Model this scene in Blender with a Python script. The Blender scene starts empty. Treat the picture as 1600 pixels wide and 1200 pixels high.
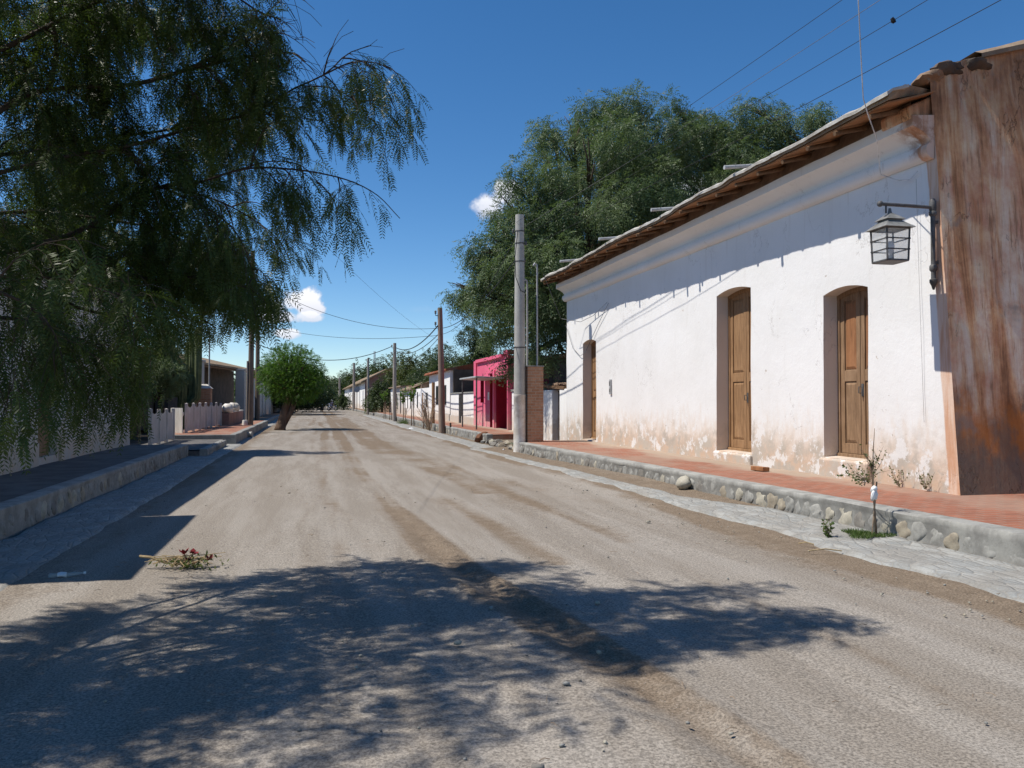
import bpy, bmesh, math, random
import numpy as np
from mathutils import Vector, Matrix, Euler
R = math.radians
random.seed(7)
rng = np.random.default_rng(11)
scene = bpy.context.scene
col = scene.collection

# ------------------------------------------------------------------ camera
YAW, PITCH, FPX, EYE = R(13.93), R(1.19), 1250.0, 1.6
CY, SY = math.cos(YAW), math.sin(YAW)
cam_d = bpy.data.cameras.new('camera')
cam_d.sensor_width = 36; cam_d.lens = FPX / 1600 * 36
cam_d.clip_end = 5000; cam_d.clip_start = 0.05
cam = bpy.data.objects.new('camera', cam_d); col.objects.link(cam)
cam.location = (0, 0, EYE); cam.rotation_euler = (R(90) + PITCH, 0, -YAW)
scene.camera = cam

def W(u, v, d):
    """survey helper: direction (u, v) of the photograph at d metres of depth -> metres in the street"""
    cx = (u - 800) / FPX * d; z = EYE - (v - 626) / FPX * d
    return (CY * cx + SY * d, -SY * cx + CY * d, z)
def Yof(u, X):
    r = (u - 800) / FPX
    return (CY * X - r * SY * X) / (SY + CY * r)

# ------------------------------------------------------------------ noise
def _h(ix, iy, iz, seed):
    n = (ix * 374761393 + iy * 668265263 + iz * 2147483647 + seed * 974634777) & 0xffffffff
    n = ((n ^ (n >> 13)) * 1274126177) & 0xffffffff
    return ((n ^ (n >> 16)) & 0xffff) / 65535.0
def vnoise(x, y, seed=0):
    x = np.asarray(x, float); y = np.asarray(y, float)
    ix = np.floor(x).astype(np.int64); iy = np.floor(y).astype(np.int64)
    fx = x - ix; fy = y - iy
    fx = fx * fx * (3 - 2 * fx); fy = fy * fy * (3 - 2 * fy)
    a = _h(ix, iy, 0, seed); b = _h(ix + 1, iy, 0, seed); c = _h(ix, iy + 1, 0, seed); d = _h(ix + 1, iy + 1, 0, seed)
    return (a + (b - a) * fx) * (1 - fy) + (c + (d - c) * fx) * fy - 0.5
def fbm(x, y, seed=0, o=4):
    t = 0; a = 1.0
    for i in range(o):
        t = t + a * vnoise(x * 2 ** i, y * 2 ** i, seed + i * 17); a *= .5
    return t
def nz(x, y, seed=0): return float(fbm(np.array([x]), np.array([y]), seed, 3)[0])

# ------------------------------------------------------------------ tags
def tag(o, label=None, cat=None, group=None, kind=None):
    if label: o['label'] = label
    if cat: o['category'] = cat
    if group: o['group'] = group
    if kind: o['kind'] = kind
    return o
ROOT = {}
def thing(name, label, cat, loc=(0, 0, 0), group=None):
    o = bpy.data.objects.new(name, None); col.objects.link(o)
    o.location = loc; o.empty_display_size = .2
    ROOT[o.name] = Vector(loc)
    return tag(o, label, cat, group)
def copy_tree(o, parent=None):
    c = o.copy(); col.objects.link(c)
    c.parent = parent
    for ch in list(o.children): copy_tree(ch, c)
    return c

# ------------------------------------------------------------------ mesh builder
def _ico(sub):
    bm = bmesh.new(); bmesh.ops.create_icosphere(bm, subdivisions=sub, radius=1)
    v = [tuple(x.co) for x in bm.verts]; f = [tuple(q.index for q in p.verts) for p in bm.faces]; bm.free(); return v, f
ICO = {1: _ico(1), 2: _ico(2), 3: _ico(3)}
class MB:
    def __init__(s): s.v = []; s.f = []; s.m = []
    def add(s, vs, fs, m=0):
        b = len(s.v); s.v += [tuple(p) for p in vs]
        s.f += [tuple(i + b for i in f) for f in fs]; s.m += [m] * len(fs); return s
    def box(s, x0, y0, z0, x1, y1, z1, m=0):
        return s.add([(x0,y0,z0),(x1,y0,z0),(x1,y1,z0),(x0,y1,z0),(x0,y0,z1),(x1,y0,z1),(x1,y1,z1),(x0,y1,z1)],
            [(0,3,2,1),(4,5,6,7),(0,1,5,4),(1,2,6,5),(2,3,7,6),(3,0,4,7)], m)
    def obox(s, c, size, rot=(0,0,0), m=0):
        M = Euler(rot).to_matrix(); h = [k / 2 for k in size]; c = Vector(c)
        vs = [c + M @ Vector((sx*h[0], sy*h[1], sz*h[2])) for sz in (-1,1) for sx, sy in ((-1,-1),(1,-1),(1,1),(-1,1))]
        return s.add(vs, [(0,3,2,1),(4,5,6,7),(0,1,5,4),(1,2,6,5),(2,3,7,6),(3,0,4,7)], m)
    def tube(s, pts, rad, n=8, m=0):
        pts = [Vector(p) for p in pts]
        if not hasattr(rad, '__len__'): rad = [rad] * len(pts)
        vs = []; fs = []; ref = None
        for i, p in enumerate(pts):
            t = (pts[min(i+1, len(pts)-1)] - pts[max(i-1, 0)])
            if t.length < 1e-9: t = Vector((0,0,1))
            t.normalize()
            if ref is None:
                ref = Vector((1,0,0)) if abs(t.x) < .8 else Vector((0,1,0))
            a = (ref - t * ref.dot(t)).normalized(); b = t.cross(a); ref = a
            for k in range(n):
                an = 2 * math.pi * k / n
                vs.append(p + (a * math.cos(an) + b * math.sin(an)) * rad[i])
        for i in range(len(pts) - 1):
            for k in range(n):
                fs.append((i*n+k, i*n+(k+1)%n, (i+1)*n+(k+1)%n, (i+1)*n+k))
        fs.append(tuple(reversed(range(n)))); fs.append(tuple(range((len(pts)-1)*n, len(pts)*n)))
        return s.add(vs, fs, m)
    def lathe(s, c, prof, n=12, m=0):
        return s.tube([(c[0], c[1], c[2] + z) for r, z in prof], [max(r, 1e-4) for r, z in prof], n, m)
    def blob(s, c, r, seed=0, sub=2, amp=.18, m=0, rot=0, flat=None):
        V, F = ICO[sub]; vs = []; cr, sr = math.cos(rot), math.sin(rot)
        for x, y, z in V:
            k = 1 + amp * 2 * nz(x * 1.3 + seed * 3.7, y * 1.3 + z * 2.1 + seed, seed)
            x, y, z = x * k * r[0], y * k * r[1], z * k * r[2]
            if flat is not None: z = max(z, flat)
            vs.append((c[0] + x * cr - y * sr, c[1] + x * sr + y * cr, c[2] + z))
        return s.add(vs, F, m)
    def build(s, name, mats, parent=None, smooth=False, bevel=0, weld=False, loc=None, auto=None):
        me = bpy.data.meshes.new(name)
        org = Vector((0,0,0))
        if parent is not None: org = ROOT[parent.name]
        elif loc is not None: org = Vector(loc)
        me.from_pydata([(p[0]-org[0], p[1]-org[1], p[2]-org[2]) for p in s.v], [], s.f)
        if not isinstance(mats, (list, tuple)): mats = [mats]
        for m in mats: me.materials.append(m)
        me.polygons.foreach_set('material_index', s.m)
        if weld:
            bm = bmesh.new(); bm.from_mesh(me); bmesh.ops.remove_doubles(bm, verts=bm.verts, dist=1e-4)
            bm.to_mesh(me); bm.free()
        if smooth: me.polygons.foreach_set('use_smooth', [True] * len(me.polygons))
        if auto is not None:
            me.polygons.foreach_set('use_smooth', [True] * len(me.polygons)); me.set_sharp_from_angle(angle=R(auto))
        me.update()
        o = bpy.data.objects.new(name, me); col.objects.link(o)
        ROOT[o.name] = org
        if parent is not None: o.parent = parent
        elif loc is not None: o.location = loc
        if bevel:
            b = o.modifiers.new('bevel', 'BEVEL'); b.width = bevel; b.segments = 2; b.limit_method = 'ANGLE'
        return o

def quads_object(name, V, mat, parent=None, nper=4, loc=None, attr=None):
    """V: (n, nper, 3) array of separate faces"""
    n = V.shape[0]; org = np.array(ROOT[parent.name]) if parent is not None else np.array(loc if loc is not None else (0,0,0))
    co = (V.reshape(-1, 3) - org).astype(np.float32)
    me = bpy.data.meshes.new(name)
    me.vertices.add(n * nper); me.vertices.foreach_set('co', co.ravel())
    me.loops.add(n * nper); me.loops.foreach_set('vertex_index', np.arange(n * nper, dtype=np.int32))
    me.polygons.add(n); me.polygons.foreach_set('loop_start', np.arange(0, n * nper, nper, dtype=np.int32))
    me.materials.append(mat)
    if attr is not None:
        a = me.attributes.new('tone', 'FLOAT', 'FACE'); a.data.foreach_set('value', attr.astype(np.float32))
    me.update(calc_edges=True)
    o = bpy.data.objects.new(name, me); col.objects.link(o)
    ROOT[o.name] = Vector(org)
    if parent is not None: o.parent = parent
    elif loc is not None: o.location = loc
    return o
def grid_object(name, X, Y, Z, mat, attr=None, parent=None, smooth=True):
    ny, nx = X.shape
    me = bpy.data.meshes.new(name)
    co = np.stack([X, Y, Z], -1).reshape(-1, 3).astype(np.float32)
    i = np.arange(ny * nx).reshape(ny, nx)
    q = np.stack([i[:-1,:-1], i[:-1,1:], i[1:,1:], i[1:,:-1]], -1).reshape(-1, 4).astype(np.int32)
    me.vertices.add(len(co)); me.vertices.foreach_set('co', co.ravel())
    me.loops.add(q.size); me.loops.foreach_set('vertex_index', q.ravel())
    me.polygons.add(len(q)); me.polygons.foreach_set('loop_start', np.arange(0, q.size, 4, dtype=np.int32))
    if smooth: me.polygons.foreach_set('use_smooth', np.ones(len(q), dtype=bool))
    me.materials.append(mat)
    for k, a in (attr or {}).items():
        t = me.attributes.new(k, 'FLOAT', 'POINT'); t.data.foreach_set('value', a.ravel().astype(np.float32))
    me.update(calc_edges=True)
    o = bpy.data.objects.new(name, me); col.objects.link(o)
    if parent is not None: o.parent = parent
    return o

# ------------------------------------------------------------------ material nodes
class NT:
    def __init__(s, name):
        s.mat = bpy.data.materials.new(name); s.mat.use_nodes = True
        s.t = s.mat.node_tree; s.t.nodes.clear()
        s.out = s.t.nodes.new('ShaderNodeOutputMaterial')
    def n(s, typ, **kw):
        d = s.t.nodes.new('ShaderNode' + typ)
        for k, v in kw.items():
            if hasattr(d, k) and not k.startswith('i_'): setattr(d, k, v)
            else: s.set(d, k[2:] if k.startswith('i_') else k, v)
        return d
    def set(s, d, k, v):
        k = int(k) if k.isdigit() else k.replace('_', ' ')
        if isinstance(v, bpy.types.NodeSocket): s.t.links.new(v, d.inputs[k])
        else: d.inputs[k].default_value = v
    def pos(s): return s.n('NewGeometry').outputs['Position']
    def obj(s): return s.n('TexCoord').outputs['Object']
    def map(s, vec, scale=(1,1,1), rot=(0,0,0), loc=(0,0,0)):
        return s.n('Mapping', i_Vector=vec, i_Scale=scale, i_Rotation=rot, i_Location=loc).outputs[0]
    def noise(s, vec, scale, detail=4, rough=.6, dist=0):
        return s.n('TexNoise', i_Vector=vec, i_Scale=scale, i_Detail=detail, i_Roughness=rough, i_Distortion=dist).outputs['Fac']
    def voro(s, vec, scale, feature='F1', out='Distance', rand=1):
        d = s.n('TexVoronoi', feature=feature); s.set(d, 'Vector', vec); s.set(d, 'Scale', scale); s.set(d, 'Randomness', rand)
        return d.outputs[out]
    def ramp(s, fac, stops, interp='LINEAR'):
        d = s.n('ValToRGB'); s.t.links.new(fac, d.inputs[0]); cr = d.color_ramp; cr.interpolation = interp
        while len(cr.elements) > 1: cr.elements.remove(cr.elements[-1])
        for i, (p, c) in enumerate(stops):
            e = cr.elements[0] if i == 0 else cr.elements.new(p)
            e.position = p
            if not hasattr(c, '__len__'): c = (c, c, c)
            e.color = (c[0], c[1], c[2], 1)
        return d.outputs[0]
    def step(s, fac, a, b):
        d = s.n('MapRange', clamp=True, interpolation_type='SMOOTHSTEP'); s.t.links.new(fac, d.inputs[0])
        d.inputs[1].default_value = a; d.inputs[2].default_value = b; return d.outputs[0]
    def mix(s, fac, a, b, blend='MIX'):
        d = s.n('Mix', data_type='RGBA', blend_type=blend)
        for k, v in ((0, fac), (6, a), (7, b)):
            if isinstance(v, bpy.types.NodeSocket): s.t.links.new(v, d.inputs[k])
            elif k == 0: d.inputs[0].default_value = v
            else: d.inputs[k].default_value = (v[0], v[1], v[2], 1)
        return d.outputs[2]
    def math(s, op, a, b=0.0, c=None):
        d = s.n('Math', operation=op)
        for k, v in ((0, a), (1, b), (2, c)):
            if v is None: continue
            if isinstance(v, bpy.types.NodeSocket): s.t.links.new(v, d.inputs[k])
            else: d.inputs[k].default_value = v
        return d.outputs[0]
    def xyz(s, vec):
        d = s.n('SeparateXYZ'); s.t.links.new(vec, d.inputs[0]); return d.outputs
    def bump(s, h, strength=.3, dist=.02, normal=None):
        d = s.n('Bump', i_Strength=strength, i_Distance=dist); s.t.links.new(h, d.inputs['Height'])
        if normal is not None: s.t.links.new(normal, d.inputs['Normal'])
        return d.outputs[0]
    def finish(s, colr, rough=.9, normal=None, spec=.2, metal=0):
        b = s.n('BsdfPrincipled')
        for k, v in (('Base Color', colr), ('Roughness', rough), ('Normal', normal), ('Specular IOR Level', spec), ('Metallic', metal)):
            if v is None: continue
            if isinstance(v, bpy.types.NodeSocket): s.t.links.new(v, b.inputs[k])
            elif k == 'Base Color': b.inputs[k].default_value = (v[0], v[1], v[2], 1)
            else: b.inputs[k].default_value = v
        s.t.links.new(b.outputs[0], s.out.inputs[0]); s.bsdf = b
        return s.mat

def simple(name, c1, c2=None, scale=6, rough=.85, bump=.25, bscale=None, stretch=(1,1,1), spec=.2, metal=0, dist=.01, fine=True):
    t = NT(name); p = t.map(t.obj(), stretch)
    c2 = c2 or tuple(k * .6 for k in c1)
    f = t.noise(p, scale, 6, .65)
    c = t.mix(t.step(f, .35, .65), c1, c2)
    if fine:
        g = t.noise(p, scale * 9, 3, .7)
        c = t.mix(.35, c, t.mix(g, (.25,.25,.25), (.8,.8,.8)), 'OVERLAY')
    n = t.bump(t.noise(p, bscale or scale * 5, 4, .7), bump, dist) if bump else None
    return t.finish(c, rough, n, spec, metal)

def leafmat(name, c1, c2, trans=.35, nscale=.9, rough=.5, spec=.3):
    t = NT(name)
    f = t.n('Attribute', attribute_name='tone').outputs['Fac']
    g = t.noise(t.obj(), nscale, 3, .6)
    k = t.math('ADD', t.math('MULTIPLY', f, .6), t.math('MULTIPLY', g, .5))
    c = t.mix(t.step(k, .25, .85), c1, c2)
    b = t.n('BsdfPrincipled', i_Roughness=rough); t.t.links.new(c, b.inputs['Base Color']); b.inputs['Specular IOR Level'].default_value = spec
    tr = t.n('BsdfTranslucent'); t.t.links.new(t.mix(.5, c, (c2[0]*1.3, c2[1]*1.5, c2[2]*.6)), tr.inputs[0])
    m = t.n('MixShader'); m.inputs[0].default_value = trans
    t.t.links.new(b.outputs[0], m.inputs[1]); t.t.links.new(tr.outputs[0], m.inputs[2]); t.t.links.new(m.outputs[0], t.out.inputs[0])
    return t.mat
#PART2
# ------------------------------------------------------------------ materials
def mat_road():
    t = NT('dirt_road'); p = t.pos()
    br = t.n('Attribute', attribute_name='brown').outputs['Fac']
    fine = t.noise(p, 60, 3, .75); mid = t.noise(p, 6, 5, .65)
    big = t.noise(t.map(p, (1.6, .16, 1)), 1.2, 5, .65)
    grey = t.mix(t.step(big, .36, .62), (.275,.248,.215), (.222,.194,.162))
    brown = t.mix(t.step(mid, .3, .7), (.190,.145,.102), (.145,.108,.075))
    k = t.math('ADD', br, t.math('MULTIPLY', t.math('SUBTRACT', mid, .5), .6))
    c = t.mix(t.math('MULTIPLY', t.step(k, .25, .95), .9), grey, brown)
    c = t.mix(.75, c, t.mix(t.step(fine, .3, .7), (.2,.2,.2), (.8,.8,.8)), 'OVERLAY')
    peb = t.voro(p, 38); c = t.mix(t.step(peb, .16, .06), c, (.30,.28,.25))
    peb2 = t.voro(t.map(p, loc=(3,7,1)), 24); c = t.mix(t.math('MULTIPLY', t.step(peb2, .10, .05), .8), c, (.07,.06,.05))
    h = t.math('ADD', t.math('MULTIPLY', fine, .6), t.math('ADD', t.math('MULTIPLY', mid, .8), t.math('MULTIPLY', t.step(peb, .25, 0), .3)))
    return t.finish(c, .95, t.bump(h, .38, .016), .1)
def mat_ground():
    t = NT('dry_earth'); p = t.pos()
    c = t.mix(t.step(t.noise(p, .5, 6, .65), .35, .65), (.19,.155,.12), (.12,.095,.07))
    c = t.mix(.6, c, t.mix(t.noise(p, 30, 3, .7), (.2,.2,.2), (.8,.8,.8)), 'OVERLAY')
    return t.finish(c, .95, t.bump(t.noise(p, 8, 5, .7), .5, .05), .1)
def mat_plaster(name, base=(.76,.75,.735), stains=1.0, corner=False, low=.36):
    t = NT(name); p = t.pos(); x = t.xyz(p)
    z = t.math('SUBTRACT', x['Z'], low)
    n1 = t.noise(p, .55, 5, .6); n2 = t.noise(p, 2.6, 6, .7); n3 = t.noise(t.map(p, (1,1,.35)), 5, 5, .7); n4 = t.noise(p, 16, 5, .75)
    c = t.mix(t.step(n1, .3, .75), base, (base[0]*.93, base[1]*.925, base[2]*.91))
    drip = t.noise(t.map(p, (3, 3, .25)), 2.0, 5, .65)
    c = t.mix(t.math('MULTIPLY', t.step(drip, .56, .8), .22), c, (.50,.46,.40))
    hz = t.math('ADD', z, t.math('MULTIPLY', t.math('SUBTRACT', n2, .5), -1.5))
    hz2 = t.math('ADD', z, t.math('MULTIPLY', t.math('SUBTRACT', n3, .5), -1.6))
    k1 = t.math('MULTIPLY', t.step(hz2, 1.15, .3), .75 * stains)
    c = t.mix(k1, c, (.63,.52,.42))
    k2 = t.math('MULTIPLY', t.step(hz, .75, .2), .85 * stains)
    c = t.mix(k2, c, t.mix(t.step(n2, .38, .6), (.52,.36,.25), (.44,.385,.32)))
    patch = t.math('MULTIPLY', t.step(t.noise(p, 1.9, 4, .6), .56, .64), t.step(z, 1.0, .3))
    c = t.mix(t.math('MULTIPLY', patch, .7 * stains), c, (.40,.36,.31))
    flake = t.math('MULTIPLY', t.step(n4, .62, .68), t.math('MULTIPLY', t.step(t.noise(p, .8, 3, .5), .45, .6), t.step(z, 2.0, .5)))
    c = t.mix(t.math('MULTIPLY', flake, .7 * stains), c, (.33,.27,.21))
    keep = t.math('MULTIPLY', t.step(t.noise(p, 3.2, 6, .72), .53, .59), t.step(z, 1.2, .8))
    c = t.mix(t.math('MULTIPLY', keep, .75), c, tuple(k * .96 for k in base))
    cr = t.math('MULTIPLY', t.step(t.math('ABSOLUTE', t.math('SUBTRACT', t.noise(t.map(p, (1, 1, .6), loc=(9, 2, 5)), .8, 7, .6), .5)), .0045, .001), t.step(t.noise(p, .6, 2, .5), .5, .6))
    c = t.mix(t.math('MULTIPLY', cr, .3), c, (.30,.26,.22))
    dr2 = t.math('MULTIPLY', t.step(t.noise(t.map(p, (5, 5, .18), loc=(1, 8, 0)), 1.6, 5, .7), .60, .74), t.step(x['Z'], 3.2, 4.9)); c = t.mix(t.math('MULTIPLY', dr2, .35), c, (.42,.37,.31))
    chip = t.math('MULTIPLY', t.step(t.noise(p, 7, 3, .6), .70, .72), t.step(t.noise(p, 1.1, 2, .5), .5, .6)); c = t.mix(t.math('MULTIPLY', chip, .7), c, (.40,.31,.23))
    if corner:
        yc = t.math('ADD', x['Y'], t.math('MULTIPLY', t.math('SUBTRACT', x['Z'], .36), -.079))
        e = t.math('ADD', t.math('SUBTRACT', yc, 8.75), t.math('MULTIPLY', t.math('SUBTRACT', n3, .5), .06))
        c = t.mix(t.math('MULTIPLY', t.step(e, .2, .17), .9), c, t.mix(t.step(t.noise(t.map(p, (3,3,.3)), 3, 4, .6), .4, .6), (.52,.27,.15), (.62,.44,.33)))
        hi = t.math('MULTIPLY', t.step(e, .55, .2), t.step(x['Z'], 4.9, 5.05))
        c = t.mix(t.math('MULTIPLY', hi, t.math('MULTIPLY', t.step(n2, .45, .62), .75)), c, (.30,.14,.07))
    h = t.math('ADD', t.math('MULTIPLY', n2, 1.0), t.math('MULTIPLY', n4, .25))
    h = t.math('SUBTRACT', t.math('ADD', h, t.math('MULTIPLY', flake, -.4)), t.math('MULTIPLY', t.math('MAXIMUM', chip, cr), .5))
    return t.finish(c, .93, t.bump(h, .35, .03), .15)
def mat_endwall():
    t = NT('rust_streaked_plaster'); p = t.pos(); x = t.xyz(p)
    s1 = t.noise(t.map(p, (1.6, 1.6, .13)), 1.6, 6, .66, .6); s2 = t.noise(t.map(p, (7, 7, .16)), 1.5, 5, .7)
    n2 = t.noise(p, 1.6, 6, .65); n4 = t.noise(p, 14, 5, .7)
    c = t.ramp(s1, [(.28,(.13,.072,.045)), (.37,(.37,.18,.09)), (.45,(.62,.32,.16)), (.54,(.72,.46,.29)), (.64,(.78,.60,.44))])
    c = t.mix(t.math('MULTIPLY', t.step(s2, .53, .66), .6), c, (.30,.125,.05))
    c = t.mix(t.math('MULTIPLY', t.step(s2, .42, .30), .4), c, (.15,.085,.05))
    c = t.mix(.55, c, t.mix(t.step(t.noise(p, 2.4, 7, .68), .3, .7), (.24,.23,.22), (.78,.77,.76)), 'OVERLAY')
    z = t.math('ADD', x['Z'], t.math('MULTIPLY', t.math('SUBTRACT', n2, .5), 2.2))
    c = t.mix(t.math('MULTIPLY', t.step(z, 2.0, 1.2), .85), c, t.mix(t.step(t.noise(t.map(p,(1.5,1.5,.8)), 2.2, 5, .6), .40, .6), (.48,.165,.04), (.24,.14,.085)))
    c = t.mix(t.math('MULTIPLY', t.step(t.noise(p, 1.1, 4, .6), .58, .66), .6), c, (.27,.235,.20))
    zz = t.math('ADD', x['Z'], t.math('MULTIPLY', t.math('SUBTRACT', n2, .5), 1.1))
    c = t.mix(t.math('MULTIPLY', t.step(zz, 1.05, .75), .85), c, t.mix(n4, (.15,.105,.075), (.25,.19,.14)))
    c = t.mix(t.math('MULTIPLY', t.step(x['Z'], 4.9, 6.1), .4), c, (.14,.08,.055))
    pn = t.noise(t.map(p, (1, 1, .55), loc=(4,4,4)), 1.5, 8, .72); peel = t.math('MULTIPLY', t.step(pn, .60, .615), t.step(x['Z'], 3.6, 1.4)); c = t.mix(t.math('MULTIPLY', peel, .8), c, t.mix(n4, (.20,.125,.08), (.33,.23,.15)))
    crack = t.math('MULTIPLY', t.step(t.math('ABSOLUTE', t.math('SUBTRACT', t.noise(t.map(p, (1.4, 1.4, .55)), 1.1, 7, .6), .5)), .007, .002), t.step(t.noise(p, .9, 2, .5), .48, .58))
    c = t.mix(t.math('MULTIPLY', crack, .4), c, (.045,.028,.018))
    h = t.math('ADD', n2, t.math('ADD', t.math('MULTIPLY', n4, .4), t.math('MULTIPLY', s2, .8)))
    h = t.math('SUBTRACT', t.math('SUBTRACT', h, t.math('MULTIPLY', peel, .7)), crack)
    return t.finish(c, .92, t.bump(h, .7, .03), .12)
def mat_brickpave():
    t = NT('brick_paving'); p = t.pos()
    pw = t.map(t.n('VectorMath', operation='ADD').outputs[0], (1,1,1))
    nd = pw.node.inputs[0].links[0].from_node
    t.t.links.new(p, nd.inputs[0])
    nn = t.n('TexNoise', i_Vector=p, i_Scale=1.4, i_Detail=2)
    sc = t.n('VectorMath', operation='SCALE'); t.t.links.new(nn.outputs['Color'], sc.inputs[0]); sc.inputs['Scale'].default_value = .03
    t.t.links.new(sc.outputs[0], nd.inputs[1])
    b = t.n('TexBrick', offset=.5); t.t.links.new(pw, b.inputs['Vector'])
    for k, v in (('Scale', 1), ('Mortar Size', .009), ('Mortar Smooth', .3), ('Bias', 0), ('Brick Width', .27), ('Row Height', .135)): b.inputs[k].default_value = v
    b.inputs['Color1'].default_value = (.31,.125,.078,1); b.inputs['Color2'].default_value = (.245,.10,.064,1); b.inputs['Mortar'].default_value = (.27,.20,.155,1)
    c = t.mix(.6, b.outputs['Color'], t.mix(t.noise(p, 9, 5, .7), (.2,.2,.2), (.8,.8,.8)), 'OVERLAY')
    x = t.xyz(p)
    dn = t.noise(t.map(p, (1, .45, 1)), 1.5, 5, .6)
    d = t.math('ADD', x['X'], t.math('MULTIPLY', t.math('SUBTRACT', dn, .5), 1.8))
    far = t.step(x['Y'], 9.0, 12.5)
    k = t.math('MULTIPLY', t.step(d, 7.35, 7.9), t.math('MULTIPLY', t.math('ADD', t.math('MULTIPLY', far, .6), .3), t.step(x['X'], 9.0, 8.4)))
    c = t.mix(k, c, t.mix(t.noise(p, 30, 3, .7), (.34,.27,.20), (.42,.35,.28)))
    c = t.mix(t.math('MULTIPLY', far, t.math('MULTIPLY', t.step(dn, .4, .62), .55)), c, (.30,.22,.165))
    h = t.math('ADD', t.math('MULTIPLY', b.outputs['Fac'], -.7), t.math('MULTIPLY', t.noise(p, 25, 4, .7), .4))
    return t.finish(c, .9, t.bump(h, .5, .012), .15)
def mat_flag(name, c1, c2, scale=6.5):
    """worn stone setts half buried in dust"""
    t = NT(name); p = t.map(t.pos(), (1.5, .7, 1))
    e = t.voro(p, scale, 'DISTANCE_TO_EDGE'); cc = t.voro(p, scale, 'F1', 'Color')
    v = t.math('ADD', t.math('MULTIPLY', t.xyz(cc)[0], .6), t.math('MULTIPLY', t.noise(p, 12, 5, .7), .4))
    c = t.mix(t.step(v, .25, .75), c1, c2)
    dn = t.noise(t.pos(), 2.0, 5, .65)
    dirt = t.math('MAXIMUM', t.step(e, .045, .012), t.math('MULTIPLY', t.step(dn, .40, .60), .9))
    c = t.mix(t.math('MULTIPLY', dirt, .5), c, (.215,.185,.15))
    st = t.noise(t.map(t.pos(), (7, .9, 1)), 2.2, 5, .65); c = t.mix(t.math('MULTIPLY', t.step(st, .48, .66), .5), c, (.21,.205,.19))
    c = t.mix(.6, c, t.mix(t.noise(t.pos(), 45, 3, .7), (.2,.2,.2), (.8,.8,.8)), 'OVERLAY')
    h = t.math('ADD', t.math('MULTIPLY', t.step(e, .0, .12), .5), t.math('MULTIPLY', t.noise(p, 14, 5, .7), .6))
    return t.finish(c, .85, t.bump(h, .6, .03), .25)
def mat_wood(name, c1, c2, stretch=(9, 9, .9), rough=.75):
    t = NT(name); p = t.obj(); q = t.map(p, stretch)
    f = t.noise(q, 2.2, 6, .65, .5); g = t.noise(q, 9, 4, .7)
    c = t.mix(t.step(f, .3, .7), c1, c2)
    c = t.mix(t.math('MULTIPLY', t.step(g, .55, .75), .6), c, (c2[0]*.4, c2[1]*.4, c2[2]*.4))
    c = t.mix(t.math('MULTIPLY', t.step(t.noise(p, 1.7, 4, .6), .55, .75), .4), c, (c1[0]*1.25, c1[1]*1.3, c1[2]*1.4))
    return t.finish(c, rough, t.bump(t.math('ADD', f, g), .35, .006), .2)
def mat_brickwall(name, c1, c2, mortar):
    t = NT(name); p = t.pos(); x = t.xyz(p)
    cb = t.n('CombineXYZ'); t.t.links.new(t.math('ADD', x['X'], x['Y']), cb.inputs[0]); t.t.links.new(x['Z'], cb.inputs[1])
    b = t.n('TexBrick', offset=.5); t.t.links.new(cb.outputs[0], b.inputs['Vector'])
    for k, v in (('Scale', 1), ('Mortar Size', .009), ('Mortar Smooth', .2), ('Brick Width', .26), ('Row Height', .085)): b.inputs[k].default_value = v
    for k, v in (('Color1', c1), ('Color2', c2), ('Mortar', mortar)): b.inputs[k].default_value = (*v, 1)
    c = t.mix(.7, b.outputs['Color'], t.mix(t.noise(p, 11, 5, .7), (.2,.2,.2), (.8,.8,.8)), 'OVERLAY')
    h = t.math('ADD', t.math('MULTIPLY', b.outputs['Fac'], -.8), t.math('MULTIPLY', t.noise(p, 30, 4, .7), .4))
    return t.finish(c, .92, t.bump(h, .6, .012), .12)
def mat_tiles(name, c1, c2):
    t = NT(name); p = t.pos(); x = t.xyz(p)
    w = t.math('SINE', t.math('MULTIPLY', x['Y'], 32.0)); r = t.math('SINE', t.math('MULTIPLY', x['X'], 18.0))
    c = t.mix(t.step(t.noise(p, 2.5, 5, .7), .3, .7), c1, c2)
    c = t.mix(t.math('MULTIPLY', t.step(t.noise(p, .9, 4, .6), .5, .65), .6), c, (.30,.25,.19))
    c = t.mix(t.math('MULTIPLY', t.step(w, -.4, -.95), .5), c, (c2[0]*.4, c2[1]*.4, c2[2]*.4))
    return t.finish(c, .9, t.bump(t.math('ADD', w, t.math('MULTIPLY', r, .4)), .9, .05), .15)
def mat_cane():
    t = NT('cane_boards'); p = t.pos(); x = t.xyz(p)
    w = t.noise(t.map(p, (3, 40, 3)), 1, 3, .6)
    c = t.mix(t.step(w, .3, .7), (.42,.22,.11), (.24,.115,.055))
    c = t.mix(t.math('MULTIPLY', t.step(t.noise(p, 2, 4, .6), .5, .7), .6), c, (.16,.09,.055))
    return t.finish(c, .9, t.bump(w, .6, .015), .1)
def mat_glass(name, colr=(.75,.78,.76), alpha=.55):
    t = NT(name)
    b = t.n('BsdfPrincipled', i_Roughness=.35); b.inputs['Base Color'].default_value = (*colr, 1)
    tr = t.n('BsdfTranslucent'); tr.inputs[0].default_value = (*colr, 1); tp = t.n('BsdfTransparent')
    m1 = t.n('MixShader'); m1.inputs[0].default_value = .45; t.t.links.new(b.outputs[0], m1.inputs[1]); t.t.links.new(tr.outputs[0], m1.inputs[2])
    m2 = t.n('MixShader'); m2.inputs[0].default_value = alpha; t.t.links.new(tp.outputs[0], m2.inputs[1]); t.t.links.new(m1.outputs[0], m2.inputs[2])
    t.t.links.new(m2.outputs[0], t.out.inputs[0]); return t.mat

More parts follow.
